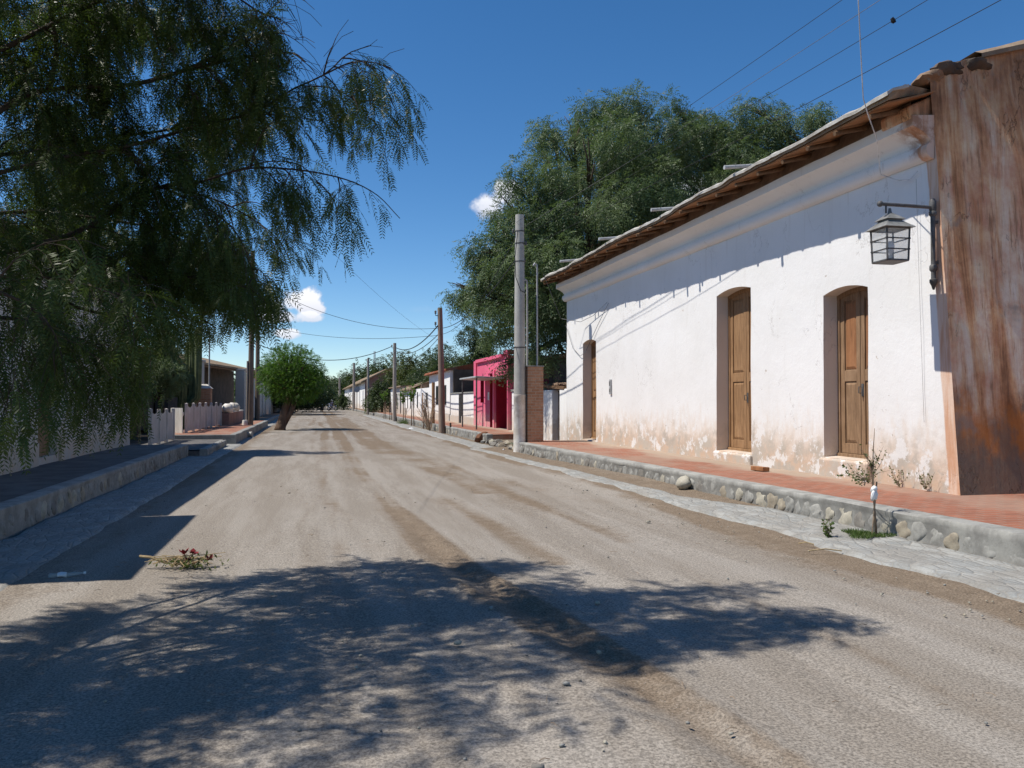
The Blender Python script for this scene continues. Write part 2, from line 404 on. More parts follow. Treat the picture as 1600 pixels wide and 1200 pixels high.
M = {}
M['road'] = mat_road(); M['ground'] = mat_ground()
M['white'] = mat_plaster('whitewashed_adobe', corner=True)
M['reveal'] = mat_plaster('reveal_plaster', (.66,.585,.51), .7)  # base tone darker and warmer than the street face
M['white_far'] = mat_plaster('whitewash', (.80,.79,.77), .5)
M['white_shade'] = mat_plaster('whitewash_shaded', (.52,.51,.49), .5)  # whitewash with the shade of the left walls darkened into its colour
M['grey_plaster'] = mat_plaster('grey_plaster', (.50,.48,.45), .6)
M['pinkish'] = simple('pinkish_adobe', (.34,.20,.16), (.24,.14,.11), .8, bump=.4, dist=.03)
M['endwall'] = mat_endwall()
M['pave'] = mat_brickpave()
M['flag'] = mat_flag('stone_setts', (.33,.33,.31), (.25,.255,.245))
M['concrete'] = simple('weathered_concrete', (.31,.305,.28), (.20,.195,.18), 3, bump=.35, bscale=22)
M['pole_concrete'] = simple('pole_concrete', (.40,.39,.36), (.33,.32,.295), 2, bump=.25, bscale=30)
M['pole_white'] = simple('limewashed_concrete', (.72,.70,.66), (.50,.45,.39), 3, bump=.25, bscale=30)
M['stones'] = [simple('kerb_stone_grey', (.30,.295,.27), (.19,.185,.17), 7, bump=.4), simple('kerb_stone_tan', (.34,.30,.23), (.25,.215,.165), 7, bump=.4),
               simple('kerb_stone_dark', (.22,.205,.18), (.15,.14,.125), 7, bump=.4), simple('kerb_stone_pale', (.40,.37,.30), (.29,.27,.22), 7, bump=.4)]
M['darkpave'] = simple('worn_cement_shaded', (.15,.14,.13), (.09,.085,.08), 2, bump=.4, bscale=14)  # grey cement, darkened further to deepen the shade on the left pavement
M['mud'] = simple('mud_roof', (.30,.225,.155), (.20,.145,.10), 2, bump=.6, bscale=9, dist=.04)
M['membrane'] = simple('grey_lime_edge', (.50,.48,.44), (.34,.31,.27), 3, bump=.5, bscale=10, dist=.02)
M['cane'] = mat_cane()
M['timber'] = mat_wood('old_timber', (.20,.12,.065), (.11,.062,.035), (6,6,6))
M['door_a'] = mat_wood('door_wood_tan', (.34,.20,.10), (.20,.112,.055))
M['door_red'] = mat_wood('door_wood_reddish', (.33,.155,.07), (.22,.10,.045))
M['door_grey'] = mat_wood('door_wood_faded', (.30,.19,.11), (.18,.11,.062))
M['iron'] = simple('dark_iron', (.10,.10,.10), (.06,.055,.05), 8, rough=.6, bump=.15, spec=.4)
M['zinc'] = simple('grey_metal', (.42,.43,.43), (.30,.30,.30), 5, rough=.55, bump=.1, spec=.5)
M['hood'] = simple('weathered_tin', (.22,.22,.21), (.13,.13,.125), 7, rough=.6, bump=.2, spec=.4)
M['lampglass'] = mat_glass('dusty_lantern_glass', alpha=.34)
M['rustystone'] = simple('brown_block', (.20,.09,.05), (.11,.055,.035), 6, bump=.6, dist=.02)
M['brickpier'] = mat_brickwall('pier_brick', (.42,.24,.15), (.33,.17,.10), (.36,.29,.22))
M['pink'] = mat_plaster('pink_limewash', (.68,.125,.215), .4)
M['pinkdark'] = simple('shaded_pink', (.34,.012,.035), (.26,.01,.03), 1.5, rough=.8, bump=.15, fine=False)  # the shop's pink as it looks in shade, painted into the recesses
M['tiles'] = mat_tiles('red_roof_tiles', (.42,.13,.06), (.26,.085,.045))
M['oldtiles'] = mat_tiles('old_roof_tiles', (.42,.31,.20), (.28,.20,.13))
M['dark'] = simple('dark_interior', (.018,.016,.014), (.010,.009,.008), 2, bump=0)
M['adobe'] = simple('bare_adobe', (.25,.17,.115), (.15,.10,.07), 2.5, bump=.6, bscale=7, dist=.03)
M['shed'] = simple('dark_adobe_shade', (.12,.09,.07), (.07,.055,.045), 2, bump=.5, bscale=7, dist=.03)  # dark mud tone; also stands in for shade on walls
M['pole_wood'] = mat_wood('pole_wood', (.21,.16,.12), (.13,.095,.07), (8,8,.5))
M['pole_pale'] = mat_wood('pole_wood_pale', (.36,.32,.28), (.24,.205,.175), (8,8,.5))
M['pole_brown'] = mat_wood('pole_wood_brown', (.30,.225,.18), (.19,.135,.105), (8,8,.5))
M['fence'] = mat_wood('fence_whitewash', (.62,.57,.53), (.46,.41,.37), (9,9,.9))
M['fence_white'] = mat_wood('gate_whitewash', (.78,.77,.72), (.62,.60,.55), (9,9,.9))
M['cactus'] = simple('cactus_skin', (.14,.16,.075), (.09,.11,.05), 4, bump=.3)
M['bark'] = simple('dark_bark', (.085,.062,.045), (.045,.033,.025), 6, bump=.8, bscale=14, dist=.02, stretch=(1,1,.35))
M['bark_brown'] = simple('brown_bark', (.19,.125,.085), (.10,.065,.045), 5, bump=.9, bscale=12, dist=.03, stretch=(1,1,.3))
M['twig'] = simple('dry_twig', (.30,.22,.15), (.18,.13,.09), 8, bump=.2)
M['leaf_pepper'] = leafmat('pepper_leaf', (.034,.060,.012), (.080,.112,.024), .32, .9, .42, .32)
M['leaf_big'] = leafmat('tala_leaf', (.056,.094,.040), (.135,.180,.082), .32, .5)
M['leaf_round'] = leafmat('bright_leaf', (.042,.095,.012), (.098,.185,.024), .40, 1.3)
M['leaf_far'] = leafmat('distant_leaf', (.034,.056,.020), (.068,.095,.034), .28, .35)
M['leaf_far2'] = leafmat('distant_yellow_leaf', (.055,.075,.018), (.095,.115,.030), .28, .35)
M['leaf_weed'] = leafmat('weed_leaf', (.06,.09,.025), (.13,.15,.05), .35, 4)
M['grass'] = leafmat('grass_blade', (.05,.10,.02), (.11,.15,.04), .3, 4)
M['wire'] = simple('cable_rubber', (.035,.035,.035), None, 5, rough=.6, bump=0)
M['wire_grey'] = simple('cable_grey', (.18,.18,.19), None, 5, rough=.6, bump=0)
M['string'] = simple('white_string', (.70,.70,.70), None, 5, rough=.7, bump=0)
M['plastic_white'] = simple('white_plastic', (.80,.80,.80), (.72,.72,.72), 8, rough=.4, bump=.1, spec=.5)
M['bottle'] = mat_glass('clear_plastic', (.7,.75,.72), .4)
M['petal'] = simple('red_petal', (.24,.02,.025), (.13,.018,.018), 8, rough=.6, bump=0)
M['straw'] = simple('dry_stalk', (.45,.34,.19), (.30,.22,.12), 12, bump=.2)
M['black'] = simple('black_rubber', (.02,.02,.02), None, 5, rough=.6, bump=0)
M['chrome'] = simple('bike_metal', (.45,.46,.48), None, 5, rough=.3, bump=0, metal=.8)
M['skin'] = simple('tanned_skin', (.30,.17,.11), None, 5, rough=.6, bump=0)
M['navy'] = simple('navy_cloth', (.05,.055,.10), (.035,.04,.07), 5, bump=.1)
M['violet'] = simple('mauve_cloth', (.22,.15,.27), (.15,.10,.20), 5, bump=.1)
M['bluepaint'] = simple('bike_paint_blue', (.18,.24,.42), None, 5, rough=.3, bump=0, spec=.5)
M['darkglass'] = simple('dark_window_glass', (.03,.035,.04), None, 5, rough=.15, bump=0, spec=.6)
M['carpaint'] = simple('white_car_paint', (.75,.76,.78), None, 5, rough=.25, bump=0, spec=.5)
M['shutter'] = mat_wood('grey_shutter', (.22,.21,.20), (.13,.125,.12))

# ------------------------------------------------------------------ world and sun
SUN_EL, SUN_AZ = R(58), R(7)
sv = Vector((-math.cos(SUN_EL) * math.cos(SUN_AZ), math.cos(SUN_EL) * math.sin(SUN_AZ), math.sin(SUN_EL)))
sl = bpy.data.lights.new('sun', 'SUN'); sl.energy = 4.2; sl.angle = R(.5); sl.color = (1.0, .945, .86)
so = bpy.data.objects.new('sun', sl); col.objects.link(so); so.location = (-20, 0, 40)
so.rotation_euler = (-sv).to_track_quat('-Z', 'Y').to_euler()
w = bpy.data.worlds.new('World'); scene.world = w; w.use_nodes = True
t = w.node_tree; t.nodes.clear()
sky = t.nodes.new('ShaderNodeTexSky'); sky.sky_type = 'NISHITA'; sky.sun_disc = False
sky.sun_elevation = SUN_EL; sky.sun_rotation = math.atan2(sv.x, sv.y); sky.altitude = 2000
sky.air_density = 1.0; sky.dust_density = .1; sky.ozone_density = 2.2
hs = t.nodes.new('ShaderNodeHueSaturation'); hs.inputs['Saturation'].default_value = 1.28; hs.inputs['Value'].default_value = 1.0
t.links.new(sky.outputs[0], hs.inputs['Color'])
# a few small cumulus clouds low over the street's end, as noise around fixed compass directions
tc = t.nodes.new('ShaderNodeTexCoord')
def wn(typ, **kw):
    d = t.nodes.new('ShaderNode' + typ)
    for k, v in kw.items(): setattr(d, k, v)
    return d
def wm(op, a, b=0.0):
    d = wn('Math', operation=op)
    for i, v in enumerate((a, b)):
        if isinstance(v, bpy.types.NodeSocket): t.links.new(v, d.inputs[i])
        else: d.inputs[i].default_value = v
    return d.outputs[0]
nzn = wn('TexNoise'); nzn.inputs['Scale'].default_value = 34; nzn.inputs['Detail'].default_value = 6; nzn.inputs['Roughness'].default_value = .55
t.links.new(tc.outputs['Generated'], nzn.inputs['Vector'])
total = None; shade = None
def cloud(az, el, ra, re, soft=.35, amt=1.0):
    """az clockwise from the street direction, degrees"""
    global total, shade
    d = Vector((math.sin(R(az)) * math.cos(R(el)), math.cos(R(az)) * math.cos(R(el)), math.sin(R(el))))
    side = Vector((math.cos(R(az)), -math.sin(R(az)), 0)); up = side.cross(d)
    def dot(vv):
        q = wn('VectorMath', operation='DOT_PRODUCT'); t.links.new(tc.outputs['Generated'], q.inputs[0]); q.inputs[1].default_value = vv; return q.outputs['Value']
    a = wm('DIVIDE', dot(side), math.sin(R(ra))); b = wm('DIVIDE', wm('SUBTRACT', dot(up), 0), math.sin(R(re)))
    rr = wm('ADD', wm('MULTIPLY', a, a), wm('MULTIPLY', b, b))
    k = wm('ADD', wm('SUBTRACT', 1.0, rr), wm('MULTIPLY', wm('SUBTRACT', nzn.outputs['Fac'], .5), 3.4))
    m = wn('MapRange', clamp=True, interpolation_type='SMOOTHSTEP'); t.links.new(k, m.inputs[0]); m.inputs[1].default_value = 0; m.inputs[2].default_value = soft
    f = wn('MapRange', clamp=True); t.links.new(dot(d), f.inputs[0]); f.inputs[1].default_value = .2; f.inputs[2].default_value = .3
    m = wm('MULTIPLY', wm('MULTIPLY', m.outputs[0], f.outputs[0]), amt)
    total = m if total is None else wm('MAXIMUM', total, m)
    sh = wn('MapRange', clamp=True); t.links.new(b, sh.inputs[0]); sh.inputs[1].default_value = -1.1; sh.inputs[2].default_value = .5
    s2 = wm('MULTIPLY', sh.outputs[0], m)
    shade = s2 if shade is None else wm('MAXIMUM', shade, s2)
def uv_dir(u, v):
    p = Vector(W(u, v, 1)) - Vector((0, 0, EYE)); p.normalize()
    return math.degrees(math.atan2(p.x, p.y)), math.degrees(math.asin(p.z))
for (u, v, ra, re, soft, amt) in ((474, 474, 1.6, 1.15, .55, .95), (455, 494, 2.3, .5, .6, .8), (425, 480, 1.3, .7, .8, .7), (452, 522, 1.1, .45, .6, .85),
                       (762, 322, 1.5, .95, .9, .85), (795, 300, 1.2, 1.0, .8, .85), (1085, 292, 1.2, 1.0, .8, .8), (660, 483, 1.2, .3, 2.5, .12), (695, 533, .9, .3, 2.0, .18)):
    a, e = uv_dir(u, v); cloud(a, e, ra, re, soft, amt)
cmix = wn('Mix', data_type='RGBA'); t.links.new(shade, cmix.inputs[0])
cmix.inputs[6].default_value = (5.2, 5.3, 6.1, 1); cmix.inputs[7].default_value = (8.2, 8.2, 8.4, 1)
smix = wn('Mix', data_type='RGBA'); t.links.new(total, smix.inputs[0]); t.links.new(hs.outputs[0], smix.inputs[6]); t.links.new(cmix.outputs[2], smix.inputs[7])
bg = t.nodes.new('ShaderNodeBackground'); bg.inputs[1].default_value = .099
t.links.new(smix.outputs[2], bg.inputs[0])
wo = t.nodes.new('ShaderNodeOutputWorld'); t.links.new(bg.outputs[0], wo.inputs[0])
scene.view_settings.view_transform = 'Standard'; scene.view_settings.look = 'None'
scene.view_settings.exposure = .46; scene.view_settings.gamma = 1; scene.view_settings.use_curve_mapping = False
scene.render.engine = 'CYCLES'
scene.cycles.use_denoising = True
scene.cycles.max_bounces = 6; scene.cycles.diffuse_bounces = 3; scene.cycles.glossy_bounces = 2; scene.cycles.transmission_bounces = 4; scene.cycles.transparent_max_bounces = 8
scene.cycles.sample_clamp_indirect = 4

# ------------------------------------------------------------------ ground, road, gutters, kerbs, pavements
g = MB(); g.add([(-2500,-2500,-.12),(2500,-2500,-.12),(2500,2500,-.12),(-2500,2500,-.12)], [(0,1,2,3)])
tag(g.build('ground', M['ground']), kind='structure')

def track(X, Y, pts, wid):
    """closeness to a wheel track given as (y, x) points"""
    ys = [p[0] for p in pts]; xs = [p[1] for p in pts]
    return np.exp(-((X - np.interp(Y, ys, xs)) / wid) ** 2) * (Y >= ys[0] - .5) * (Y <= ys[-1] + 1)
ys = [-4.0]
while ys[-1] < 420:
    ys.append(ys[-1] + max(.05, .03 if 2.5 < ys[-1] < 9 else .05, .0042 * max(ys[-1], 0) ** 1.25))
ys = np.array(ys); xs = np.arange(-3.0, 6.75, .045)
def kx(y): return 5.92 + (22.4 - np.asarray(y, float)) * .028
def berm(X, Y):
    """dust banked up against the right kerb"""
    k = np.clip((X - 4.7) / (kx(Y) - 4.7), 0, 1) ** 1.6
    return k * (.055 + .075 * np.exp(-((Y - 14) / 4.5) ** 2)) * (Y < 26)
X, Y = np.meshgrid(xs, ys)
Z = .012 * fbm(X * .8, Y * .5, 3) + .018 * fbm(X * .35, Y * .12, 5)
wob = .22 * vnoise(Y * .21, Y * 0 + 3, 9) + .5 * vnoise(Y * .05, Y * 0 + 9, 19)
Xw = X + wob
mainT = [(2, 1.98), (3.1, 1.9), (4.8, 1.74), (7.8, 1.32), (12, 1.1), (18, .95), (31, 1.1), (60, 1.3), (420, 1.5)]
fade = np.exp(-np.maximum(Y - 6, 0) / 14)
rut = track(X, Y, mainT, .11); ridge = track(X - .17, Y, mainT, .08); ridge2 = track(X + .19, Y, mainT, .08)
clod = np.maximum(fbm(X * 13, Y * 13, 41, 3), -.12)
nearf = np.exp(-(np.maximum(Y - 7, 0) / 4) ** 2)
tread = np.maximum(0, np.sin(Y * 52 + 2.0 * np.sin(X * 40)))
patchn = .35 + .9 * np.clip(fbm(X * .7, Y * .55, 77) + .45, 0, 1)
Z += nearf * (-.028 * rut + (.010 + .05 * clod) * ridge + .010 * ridge2 + .008 * rut * tread * (np.abs(X - np.interp(Y, [p[0] for p in mainT], [p[1] for p in mainT])) < .09))
lump = np.exp(-((X - 1.66) / .11) ** 2 - ((Y - 5.35) / .55) ** 2); Z += lump * (.006 + .055 * clod)
lump2 = np.exp(-((X - 1.28) / .08) ** 2 - ((Y - 6.6) / .5) ** 2); Z += lump2 * (.005 + .045 * clod)
brown = 1.05 * rut * patchn + .9 * ridge * patchn + .5 * ridge2 * patchn + .5 * lump + .4 * lump2
for pts, wd, amp in (([(6, .35), (12, .3), (20, .2), (40, .4), (80, .8)], .12, .5), ([(4, 1.05), (7, .75), (15, .35), (30, .5), (60, .7)], .14, .45),
                     ([(8, 2.4), (15, 2.0), (30, 1.9), (60, 2.0), (120, 2)], .22, .55), ([(14, 2.9), (30, 2.6), (60, 2.4), (120, 2.3)], .25, .55),
                     ([(9, 3.6), (15, 3.2), (22, 2.3), (40, 2.6), (80, 3)], .25, .5), ([(4, 3.0), (10, 3.1), (18, 2.7)], .16, .28)):
    s = track(Xw, Y, pts, wd); brown += amp * s * patchn; Z -= .012 * s * nearf
for pts in ([(9.6, -.70), (13, -.35), (17, -.05), (21, .1), (26, .1)], [(9.0, -.32), (12, -.05), (15, .18), (18, .27)], [(8.6, .1), (11, .25), (14, .42), (19, .5)], [(9.5, -1.05), (14, -.75), (20, -.45)]):
    brown += .33 * track(X, Y, pts, .055) * (.5 + fbm(X * 2, Y * .8, 87))
swath = track(Xw, Y, [(3, 5.35), (6, 5.1), (9, 4.85), (13, 4.35), (18, 3.5), (24, 2.6), (40, 2.2), (70, 2)], .55)
brown += .75 * swath * (.5 + fbm(X * 1.1, Y * .4, 91))
brown += .9 * np.clip((X - 4.75 + .5 * fbm(X * 1.4, Y * .5, 51)) / .35, 0, 1) * (Y < 60)
brown += .65 * np.clip((-1.85 - X + .6 * fbm(X * 1.2, Y * .6, 57)) / .5, 0, 1)
cross = np.clip(np.sin(Y * 2.1 + 2.5 * fbm(X * .5, Y * .3, 29)) - .35, 0, 1); brown += .25 * cross * np.clip(fbm(X * .4, Y * .4, 33) + .25, 0, 1)
brown += .36 * np.clip((Y - 14) / 22, 0, 1) * (.45 + .9 * fbm(Xw * 1.1, Y * .07, 61) + 1.1 * fbm(Xw * 4.5, Y * .09, 62, 3))
brown += .42 * np.clip(fbm(Xw * 2.6, Y * .10, 83, 3) - .08, 0, 1) * 2
brown += .3 * fbm(X * .9, Y * .25, 67)
lap = np.clip((X - 5.0) / .3, 0, 1) * .02 * fbm(X * 2.2, Y * 1.3, 71) + np.clip((-2.4 - X) / .3, 0, 1) * .02 * fbm(X * 2.2, Y * 1.3, 73)
Z += berm(X, Y)
Z += lap + .006 * fbm(X * 5, Y * 5, 15, 3) * nearf
tag(grid_object('road', X, Y, Z, M['road'], {'brown': np.clip(brown, 0, 1.2)}), kind='structure')

def gutter(name, xa, xb, y0, y1, seed, dy=.12, right=False):
    yy = np.arange(y0, y1, dy); n = 15
    tt = np.linspace(0, 1, n)
    ea = xa + .10 * fbm(yy * 1.7, yy * 0, seed) + .16 * fbm(yy * .35, yy * 0 + 3, seed + 1); eb = xb + .04 * fbm(yy * 1.7, yy * 0, seed + 2)
    if right: q_ = np.clip((yy - 9.3) / 3.0, 0, 1) * (yy < 26); eb = eb - .52 * q_ * q_ * (3 - 2 * q_)
    if right: sh_ = np.where(yy < 26, kx(yy) - 6.05, -.05 + 0 * yy); ea = ea + sh_ * .8; eb = eb + sh_
    GX = ea[:, None] * (1 - tt) + eb[:, None] * tt; GY = np.repeat(yy[:, None], n, 1)
    GZ = .030 + .016 * fbm(GX * 3.0, GY * 2.2, seed + 5, 4) + .012 * fbm(GX * .7, GY * .4, seed + 9)
    if right: GZ = GZ + berm(GX, GY)
    GZ[:, 0] -= .05; GZ[:, -1] -= .05
    return tag(grid_object(name, GX, GY, GZ, M['flag']), kind='structure')
gutter('gutter', 5.22, 6.05, -4, 90, 5, right=True); gutter('gutter', -3.5, -2.5, -4, 90, 25)

def kerb(name, xf, xb, y0, y1, zt, seed, stone=True, zb=-.06, size=.24, skew=0.0):
    """xf road face, xb pavement side; concrete cap with cobbles set in the face"""
    m = MB(); s = 1 if xb > xf else -1; rr = random.Random(seed)
    ny = max(2, int((y1 - y0) / .35)); prof = [(xf, zb), (xf + s*.006, zt - .09), (xf - s*.002, zt - .07), (xf - s*.003, zt - .015), (xf + s*.012, zt), (xb, zt + .001), (xb, zb)]
    vs = []; k = len(prof)
    for i in range(ny + 1):
        y = y0 + (y1 - y0) * i / ny
        for j, (x, z) in enumerate(prof):
            w_ = .022 * nz(y * 1.1, j * .6 + seed, seed)
            vs.append((x + skew * (y1 - y) + (w_ if j < 5 else 0), y, z + (.018 * nz(y * .8, 5 + seed, seed) if 1 <= j <= 4 else 0)))
    fs = []
    for i in range(ny):
        for j in range(k - 1):
            q = (i*k+j, i*k+j+1, (i+1)*k+j+1, (i+1)*k+j)
            fs.append(q if s < 0 else q[::-1])
    fs += [tuple(range(k)), tuple(reversed(range(ny*k, ny*k + k)))]
    m.add(vs, fs, 0)
    if stone:
        y = y0 + .1
        while y < y1 - .1:
            w_ = size * rr.uniform(.65, 1.3) * .5; h = rr.uniform(.11, .155)
            m.blob((xf + s * .021 + skew * (y1 - y - w_), y + w_, (zt - .05) * .5 + rr.uniform(-.03, .03)), (rr.uniform(.024, .040), w_ * 1.0, h), int(y * 10) + seed, 3, .34, rr.choice((0,0,1,1,1,1,2,3,3,4)))
            y += w_ * 2 + rr.uniform(-.005, .02)
    return tag(m.build(name, [M['concrete']] + M['stones'], auto=50), kind='structure')
kerb('kerb', 5.905, 6.145, -4, 22.9, .365, 3, skew=.028)
kerb('kerb', -3.45, -3.68, 7.0, 24.3, .365, 8)
def slab(name, x0, x1, y0, y1, zt, mat, zb=-.1, skew=0):
    m = MB(); nx = max(2, int((x1 - x0) / .5)); ny = max(2, int((y1 - y0) / .5)); vs = []; fs = []
    for i in range(ny + 1):
        for j in range(nx + 1):
            y = y0 + (y1 - y0) * i / ny; xa = x0 + skew * (y1 - y); x = xa + (x1 - xa) * j / nx
            vs.append((x, y, zt + .022 * nz(x * .9, y * .9, 4)))
    for i in range(ny):
        for j in range(nx):
            a = i * (nx + 1) + j; fs.append((a, a + 1, a + nx + 2, a + nx + 1))
    m.add(vs, fs); m.box(x0 + skew * (y1 - y0), y0, zb, x1, y1, zt - .03)
    return tag(m.build(name, mat, smooth=False, auto=40), kind='structure')
slab('pavement', 6.138, 16, -4, 22.9, .362, M['pave'], skew=.028)
slab('pavement', 6.2, 9, 22.9, 23.9, .361, M['pave'])
slab('pavement', -5.3, -3.676, 7.0, 24.3, .362, M['darkpave'])
# lower step and the raised red platform on the left
slab('pavement', -5.3, -3.15, 24.3, 31.0, .20, M['darkpave'])
kerb('kerb', -2.95, -3.15, 24.35, 29.6, .22, 12, size=.34)
slab('pavement', -5.4, -2.96, 31.0, 52, .362, M['pave'])
kerb('kerb', -2.74, -2.96, 31.0, 52, .365, 14, stone=False)
m = MB(); m.box(-5.35, 30.78, -.06, -2.745, 30.995, .36); tag(m.build('kerb', M['concrete'], bevel=.015), kind='structure')
slab('pavement', -5.6, -3.3, 52, 130, .25, M['adobe'])
kerb('kerb', -3.08, -3.3, 52, 130, .25, 15, stone=False)
# right side beyond the concrete pole
slab('pavement', 6.5, 9.6, 29.2, 86, .34, M['pave']); kerb('kerb', 6.28, 6.5, 29.2, 86, .345, 17, size=.4)
slab('pavement', 6.3, 9.0, 86, 230, .26, M['adobe']); kerb('kerb', 6.1, 6.3, 86, 230, .265, 18, stone=False)
slab('pavement', 6.3, 9.6, 23.96, 29.19, .14, M['ground'])
#PART3
# ------------------------------------------------------------------ the long white house on the right
FX, FY0, FY1, FZ0, FZT = 8.2, 8.75, 25.45, .30, 5.42
DOORS = [(10.53, 11.63, .67, 3.34, .085, 'c'), (13.87, 15.25, .56, 3.79, .085, 'b'), (22.6, 23.8, .40, 3.38, .09, 'a')]
def lean(y, z):
    return .079 * (z - .36) * max(0, 1 - (y - FY0) / 1.2)
def wallx(y, z, seed=2):
    return FX + .030 * nz(y * .45, z * .5, seed) + .012 * nz(y * 1.6, z * 1.6, seed + 4)
def facade(m, y0, y1, z0, z1, doors, depth, fx, rev_mi=0):
    ys = set([y0, y1])
    k = int((y1 - y0) / .28)
    for i in range(k + 1): ys.add(round(y0 + (y1 - y0) * i / k, 4))
    for d in doors:
        ys = {y for y in ys if not (abs(y - d[0]) < .08 or abs(y - d[1]) < .08)} | {d[0], d[1]}
        for i in range(1, 8): ys.add(d[0] + (d[1] - d[0]) * i / 8)
    ys = sorted(ys)
    def arch(d, y):
        q = (y - (d[0] + d[1]) / 2) / ((d[1] - d[0]) / 2); return d[3] + d[4] * (1 - q * q)
    def P(y, z): return (fx(y, z), y + lean(y, z), z)
    def strip(ya, yb, za, zb, zc, zd, n):
        vs = []; fs = []
        for i in range(n + 1):
            f = i / n; vs += [P(ya, za + (zc - za) * f), P(yb, zb + (zd - zb) * f)]
        for i in range(n): fs.append((2*i, 2*i+2, 2*i+3, 2*i+1))
        m.add(vs, fs)
    for a, b in zip(ys, ys[1:]):
        d = next((d for d in doors if d[0] - 1e-6 <= a and b <= d[1] + 1e-6), None)
        if d is None: strip(a, b, z0, z0, z1, z1, 18)
        else:
            strip(a, b, z0, z0, d[2], d[2], 2); strip(a, b, arch(d, a), arch(d, b), z1, z1, 7)
            za, zb = arch(d, a), arch(d, b)
            m.add([P(a, za), P(b, zb), (FX + depth, b, zb), (FX + depth, a, za)], [(0, 1, 2, 3)], rev_mi)
            m.add([P(a, d[2]), P(b, d[2]), (FX + depth, b, d[2] + .015), (FX + depth, a, d[2] + .015)], [(3, 2, 1, 0)], rev_mi)
    for d in doors:
        for y, flip in ((d[0], 0), (d[1], 1)):
            vs = []; n = 8
            for i in range(n + 1):
                z = d[2] + (arch(d, y) - d[2]) * i / n
                vs += [P(y, z), (FX + depth, y, z)]
            fs = [(2*i, 2*i+1, 2*i+3, 2*i+2) for i in range(n)]
            m.add(vs, [f[::-1] if flip else f for f in fs], rev_mi)
house = thing('white_house', 'long whitewashed adobe house with three tall wooden doors and a cane eave on the right', 'house', (FX, 17, .36))
m = MB(); facade(m, FY0, FY1, FZ0, FZT, DOORS, .28, wallx, 1)
m.box(FX + .3, FY1 - .35, .2, 17.9, FY1, 5.4); m.box(17.7, 9.3, .2, 18.0, FY1 - .35, 5.3)
m.add([(FX, FY1, FZ0), (FX + .3, FY1, FZ0), (FX + .3, FY1, FZT), (FX, FY1, FZT)], [(3, 2, 1, 0)])
wall = m.build('wall', [M['white'], M['reveal']], house, weld=True, auto=40)
# sills: lime-washed steps under the doors
for (a, b, z, zs, r, kind), hh in zip(DOORS, (.05, .05, .03)):
    if kind == 'a': continue
    s = MB(); s.box(FX - .07, a - .04, .30, FX + .10, b + .05, z - .012); s.build('step', M['white'], house, bevel=.03)
# rusty gable wall towards the camera
def rooftop(x):
    return 5.66 + (x - 7.45) * .40 if x < 8.4 else (6.04 + (x - 8.4) * .28 if x < 13 else 7.328 - (x - 13) * .3)
m = MB(); xs_ = [FX - .0, 8.5, 8.9, 9.4, 10, 10.7, 11.5, 12.2, 13, 14, 15, 16, 17, 18]; vs = []; fs = []; nzv = 20
for i, x in enumerate(xs_):
    top = rooftop(x) + .05 + .15 * min(1, max(0, (x - 8.25) / .25))
    for j in range(nzv + 1):
        z = .3 + (top - .3) * j / nzv
        xx = wallx(FY0, z) if i == 0 else x
        vs.append((xx, FY0 + lean(FY0, z) - (x - FX) * .03 + (0 if i == 0 else .03 * nz(x * .8, z * .8, 31)), z))
for i in range(len(xs_) - 1):
    for j in range(nzv):
        a = i * (nzv + 1) + j; fs.append((a, a + nzv + 1, a + nzv + 2, a + 1))
m.add(vs, fs); m.build('gable_wall', M['endwall'], house, smooth=True)
# moulded cornice
prof = [(.0, 4.90), (.06, 4.915), (.11, 4.96), (.128, 5.02), (.115, 5.08), (.075, 5.115), (.055, 5.13), (.065, 5.16), (.11, 5.21), (.20, 5.275), (.30, 5.315), (.345, 5.33), (.345, 5.47), (.0, 5.5)]
m = MB(); vs = []; fs = []; k = len(prof); n = 60
for i in range(n + 1):
    y = FY0 + .39 + (FY1 + .1 - FY0 - .39) * i / n
    for x, z in prof: vs.append((FX - x + .02 * nz(y * .5, z, 21), y, z + .03 * nz(y * .3, 3, 22) + .006 * nz(y * 3, z * 4, 23)))
for i in range(n):
    for j in range(k - 1): fs.append((i*k+j, i*k+j+1, (i+1)*k+j+1, (i+1)*k+j))
fs += [tuple(reversed(range(k))), tuple(range(n*k, n*k + k))]
m.add(vs, fs); m.build('cornice', M['white'], house, auto=50)
s = MB(); s.add([(FX - .35, 9.16, 5.42), (FX - .35, 9.75, 5.42), (FX - .38, 9.75, 5.60), (FX - .38, 9.16, 5.60), (FX + .3, 9.24, 5.40), (FX + .3, 9.75, 5.40), (FX + .3, 9.75, 5.92), (FX + .3, 9.24, 5.92)], [(0,3,2,1),(0,4,7,3),(1,2,6,5),(3,7,6,2),(0,1,5,4)]); s.build('corbel', M['endwall'], house, bevel=.04)
def eave_wave(y): return .045 * nz(y * .55, 1, 51) + .02 * nz(y * 2.1, 2, 52)
